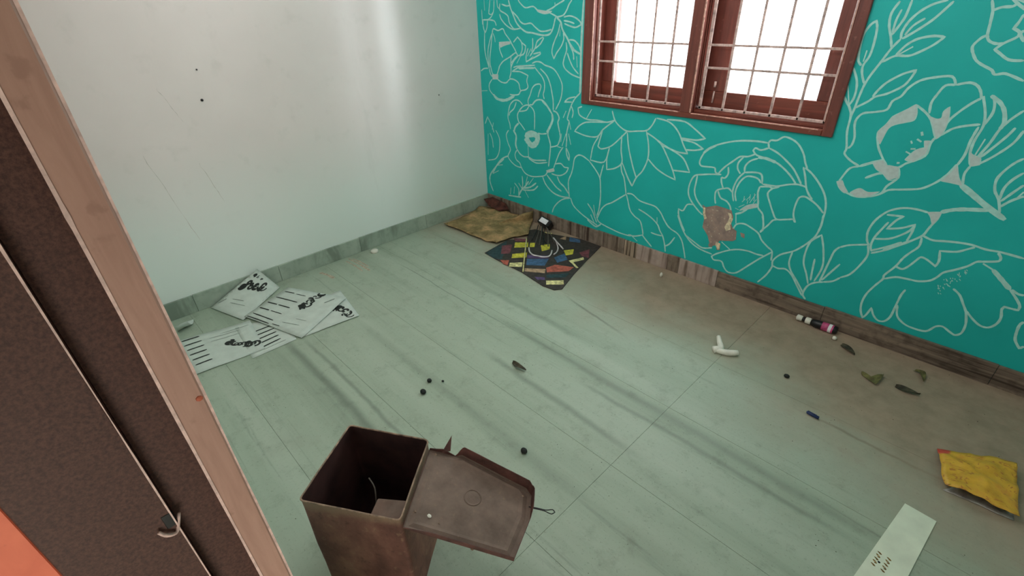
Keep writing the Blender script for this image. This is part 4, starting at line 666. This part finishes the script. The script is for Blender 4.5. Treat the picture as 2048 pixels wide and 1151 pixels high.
def leaf(pts, wd, m, label, group='dry leaves on the floor'):
    P = smooth_line([Vector((x, y)) for x, y in pts], 5); vs = []; fs = []
    d = (P[-1]-P[0]).normalized(); nn = Vector((-d.y, d.x)); N = len(P)
    for i, p in enumerate(P):
        s = i/(N-1); w_ = wd*math.sin(math.pi*min(1, s*.92+.05))**.8
        for k in (-1, -.5, 0, .5, 1): vs.append(Vector((p.x+nn.x*w_*k, p.y+nn.y*w_*k, .003+.012*abs(k)**1.5*(.4+.6*math.sin(3*s+k))+.006*s)))
    for i in range(N-1):
        for k in range(4): a = i*5+k; fs.append((a, a+1, a+6, a+5))
    o = mesh('dry_leaf', vs, fs, m, None, True); sd = o.modifiers.new('t', 'SOLIDIFY'); sd.thickness = .0008; tag(o, label, 'leaf', group)
lv = D['leaves']
leaf(lv[0], .026, MT['leaf'], 'olive brown dry leaf, leftmost of the three near the right skirting'); leaf(lv[1], .016, MT['leafd'], 'dark narrow dry leaf right of the olive one'); leaf(lv[2], .014, MT['leaf'], 'pale bent dry leaf nearest the right skirting'); leaf(lv[3], .016, MT['leafd'], 'dark shrivelled leaf just past the pink end of the bottle'); leaf(lv[4], .014, MT['leafd'], 'small greenish leaf scrap in the middle of the floor')
a, b = D['pen']; pc = empty('pen_cap', (a[0], a[1], 0)); tag(pc, 'small blue pen cap lying on open floor', 'pen cap')
A = along((a[0], a[1], .0075), (b[0]-a[0], b[1]-a[1], 0)); L = (Vector(b)-Vector(a)).length
for nm, pr in (('cap', [(.003, 0), (.0072, .004), (.0072, L)]),):
    o = lathe(nm, pr, MT['penblue'], None, A); o.parent = pc; o.matrix_parent_inverse = Matrix.Translation(-pc.location)
o = box('clip', (-.002, .0068, .004), (.002, .0095, L*.8), MT['penblue'], None, .0005, A); o.parent = pc; o.matrix_parent_inverse = Matrix.Translation(-pc.location)
# yellow packet
pk = D['pack']; zz = [.014, .018, .024, .030, .030, .026, .026, .016, .024, .028, .030, .026, .022, .018]
back = [(x, y, z) for (x, y), z in zip(pk, zz)]
pkt = empty('snack_packet', (3.45, -.70, 0)); tag(pkt, 'crumpled empty yellow packet with a red corner near the right skirting', 'packet')
def pp(o): o.parent = pkt; o.matrix_parent_inverse = Matrix.Translation(-pkt.location); return o
body = ragged('pouch', back, MT['yfoil'], None, 8, .022, .0012, .001, 5, 4, 24, .016); pp(body)
pp(ragged('lining', [(x*.97+3.47*.03, y*.97-.70*.03, .002) for x, y in pk[5:12]]+[(pk[4][0]-.01, pk[4][1]-.02, .002)], MT['gfoil'], None, 3, .002, .0008, .0005, 6, 2, 20))
pp(ragged('red_trim', [Vector(back[2])+Vector((0, 0, .003)), Vector(back[3])+Vector((0, 0, .003)), Vector(back[4])+Vector((0, 0, .003)), Vector(back[4])+Vector((-.006, -.012, .010)), Vector(back[3])+Vector((-.006, -.014, .012)), Vector(back[2])+Vector((0.0, -.012, .010))], MT['rfoil'], None, 2, .002, .0008, .01, 2, 2, 30))
# pale board strip with a brown stamp
s = D['strip']; p0, p1 = Vector(s[0]), Vector(s[1]); dl = ((Vector(s[2])-p1).normalized()+(Vector(s[3])-p0).normalized()).normalized(); q2 = p1+dl*.52; q3 = p0+dl*.52+ (p0-p1).normalized()*.02
bm = bmesh.new(); vv = [bm.verts.new((p.x, p.y, z)) for z in (0, .004) for p in (p0, p1, q2, q3)]
for f in ((3, 2, 1, 0), (4, 5, 6, 7), (0, 1, 5, 4), (1, 2, 6, 5), (2, 3, 7, 6), (3, 0, 4, 7)): bm.faces.new([vv[i] for i in f])
stp = bmobj('board_strip', bm, MT['strip']); tag(stp, 'pale greenish board strip with a faded brown stamp, below the packet', 'board')
S_ = [Vector(p) for p in D['stamp']]; vs = []; fs = []
sc = sum(S_, Vector((0, 0)))/4; side = Vector((-dl.y, dl.x))
for r in range(2):
    for k in range(5):
        c = sc+side*(.013*(r-.5)*2)+dl*(-.028+.014*k); pts = [c+dl*.005*math.cos(j)*(.6+.4*(k % 2))+side*.006*math.sin(j*1.3) for j in (0, 1.2, 2.4, 3.6, 4.8, 5.8)]
        rv, rf = ribbon(smooth_line(pts, 3), .0028, .2); n0 = len(vs); vs += [(p.x, p.y, .0043) for p in rv]; fs += [tuple(n0+i for i in f) for f in rf]
mesh('printed_stamp', vs, fs, MT['stamp'], stp)
bm = bmesh.new(); hp = p0+dl*.30-side*-.018
lathe('nail_hole', [(.004, .0041), (.003, .0045)], MT['gadget'], stp, Matrix.Translation((hp.x, hp.y, 0)), 8)
# strays: floor grit (tiny dark crumbs scattered over the slabs)
vs = []; fs = []
rg = random.Random(5)
for i in range(420):
    x = rg.uniform(.15, 3.8); y = -rg.random()**1.5*2.5-.03; r = rg.uniform(.0008, .0026)
    if (1.88 < x < 2.42 and -2.6 < y < -2.1) or (3.2 < x < 3.42 and -1.6 < y < -.94) or (x < 1.5 and y > -.76) or (x < .85 and y < -1.6) or (x > 3.3 and -.86 < y < -.5) or y > -.02: continue
    n0 = len(vs); vs += [(x+r, y, 0), (x-r*.5, y+r*.8, 0), (x-r*.5, y-r*.8, 0), (x, y, r*.9)]; fs += [(n0, n0+1, n0+3), (n0+1, n0+2, n0+3), (n0+2, n0, n0+3)]
tag(mesh('floor_grit', vs, fs, MT['leafd']), 'fine dark grit scattered thinly over the marble floor', 'grit', kind='stuff')
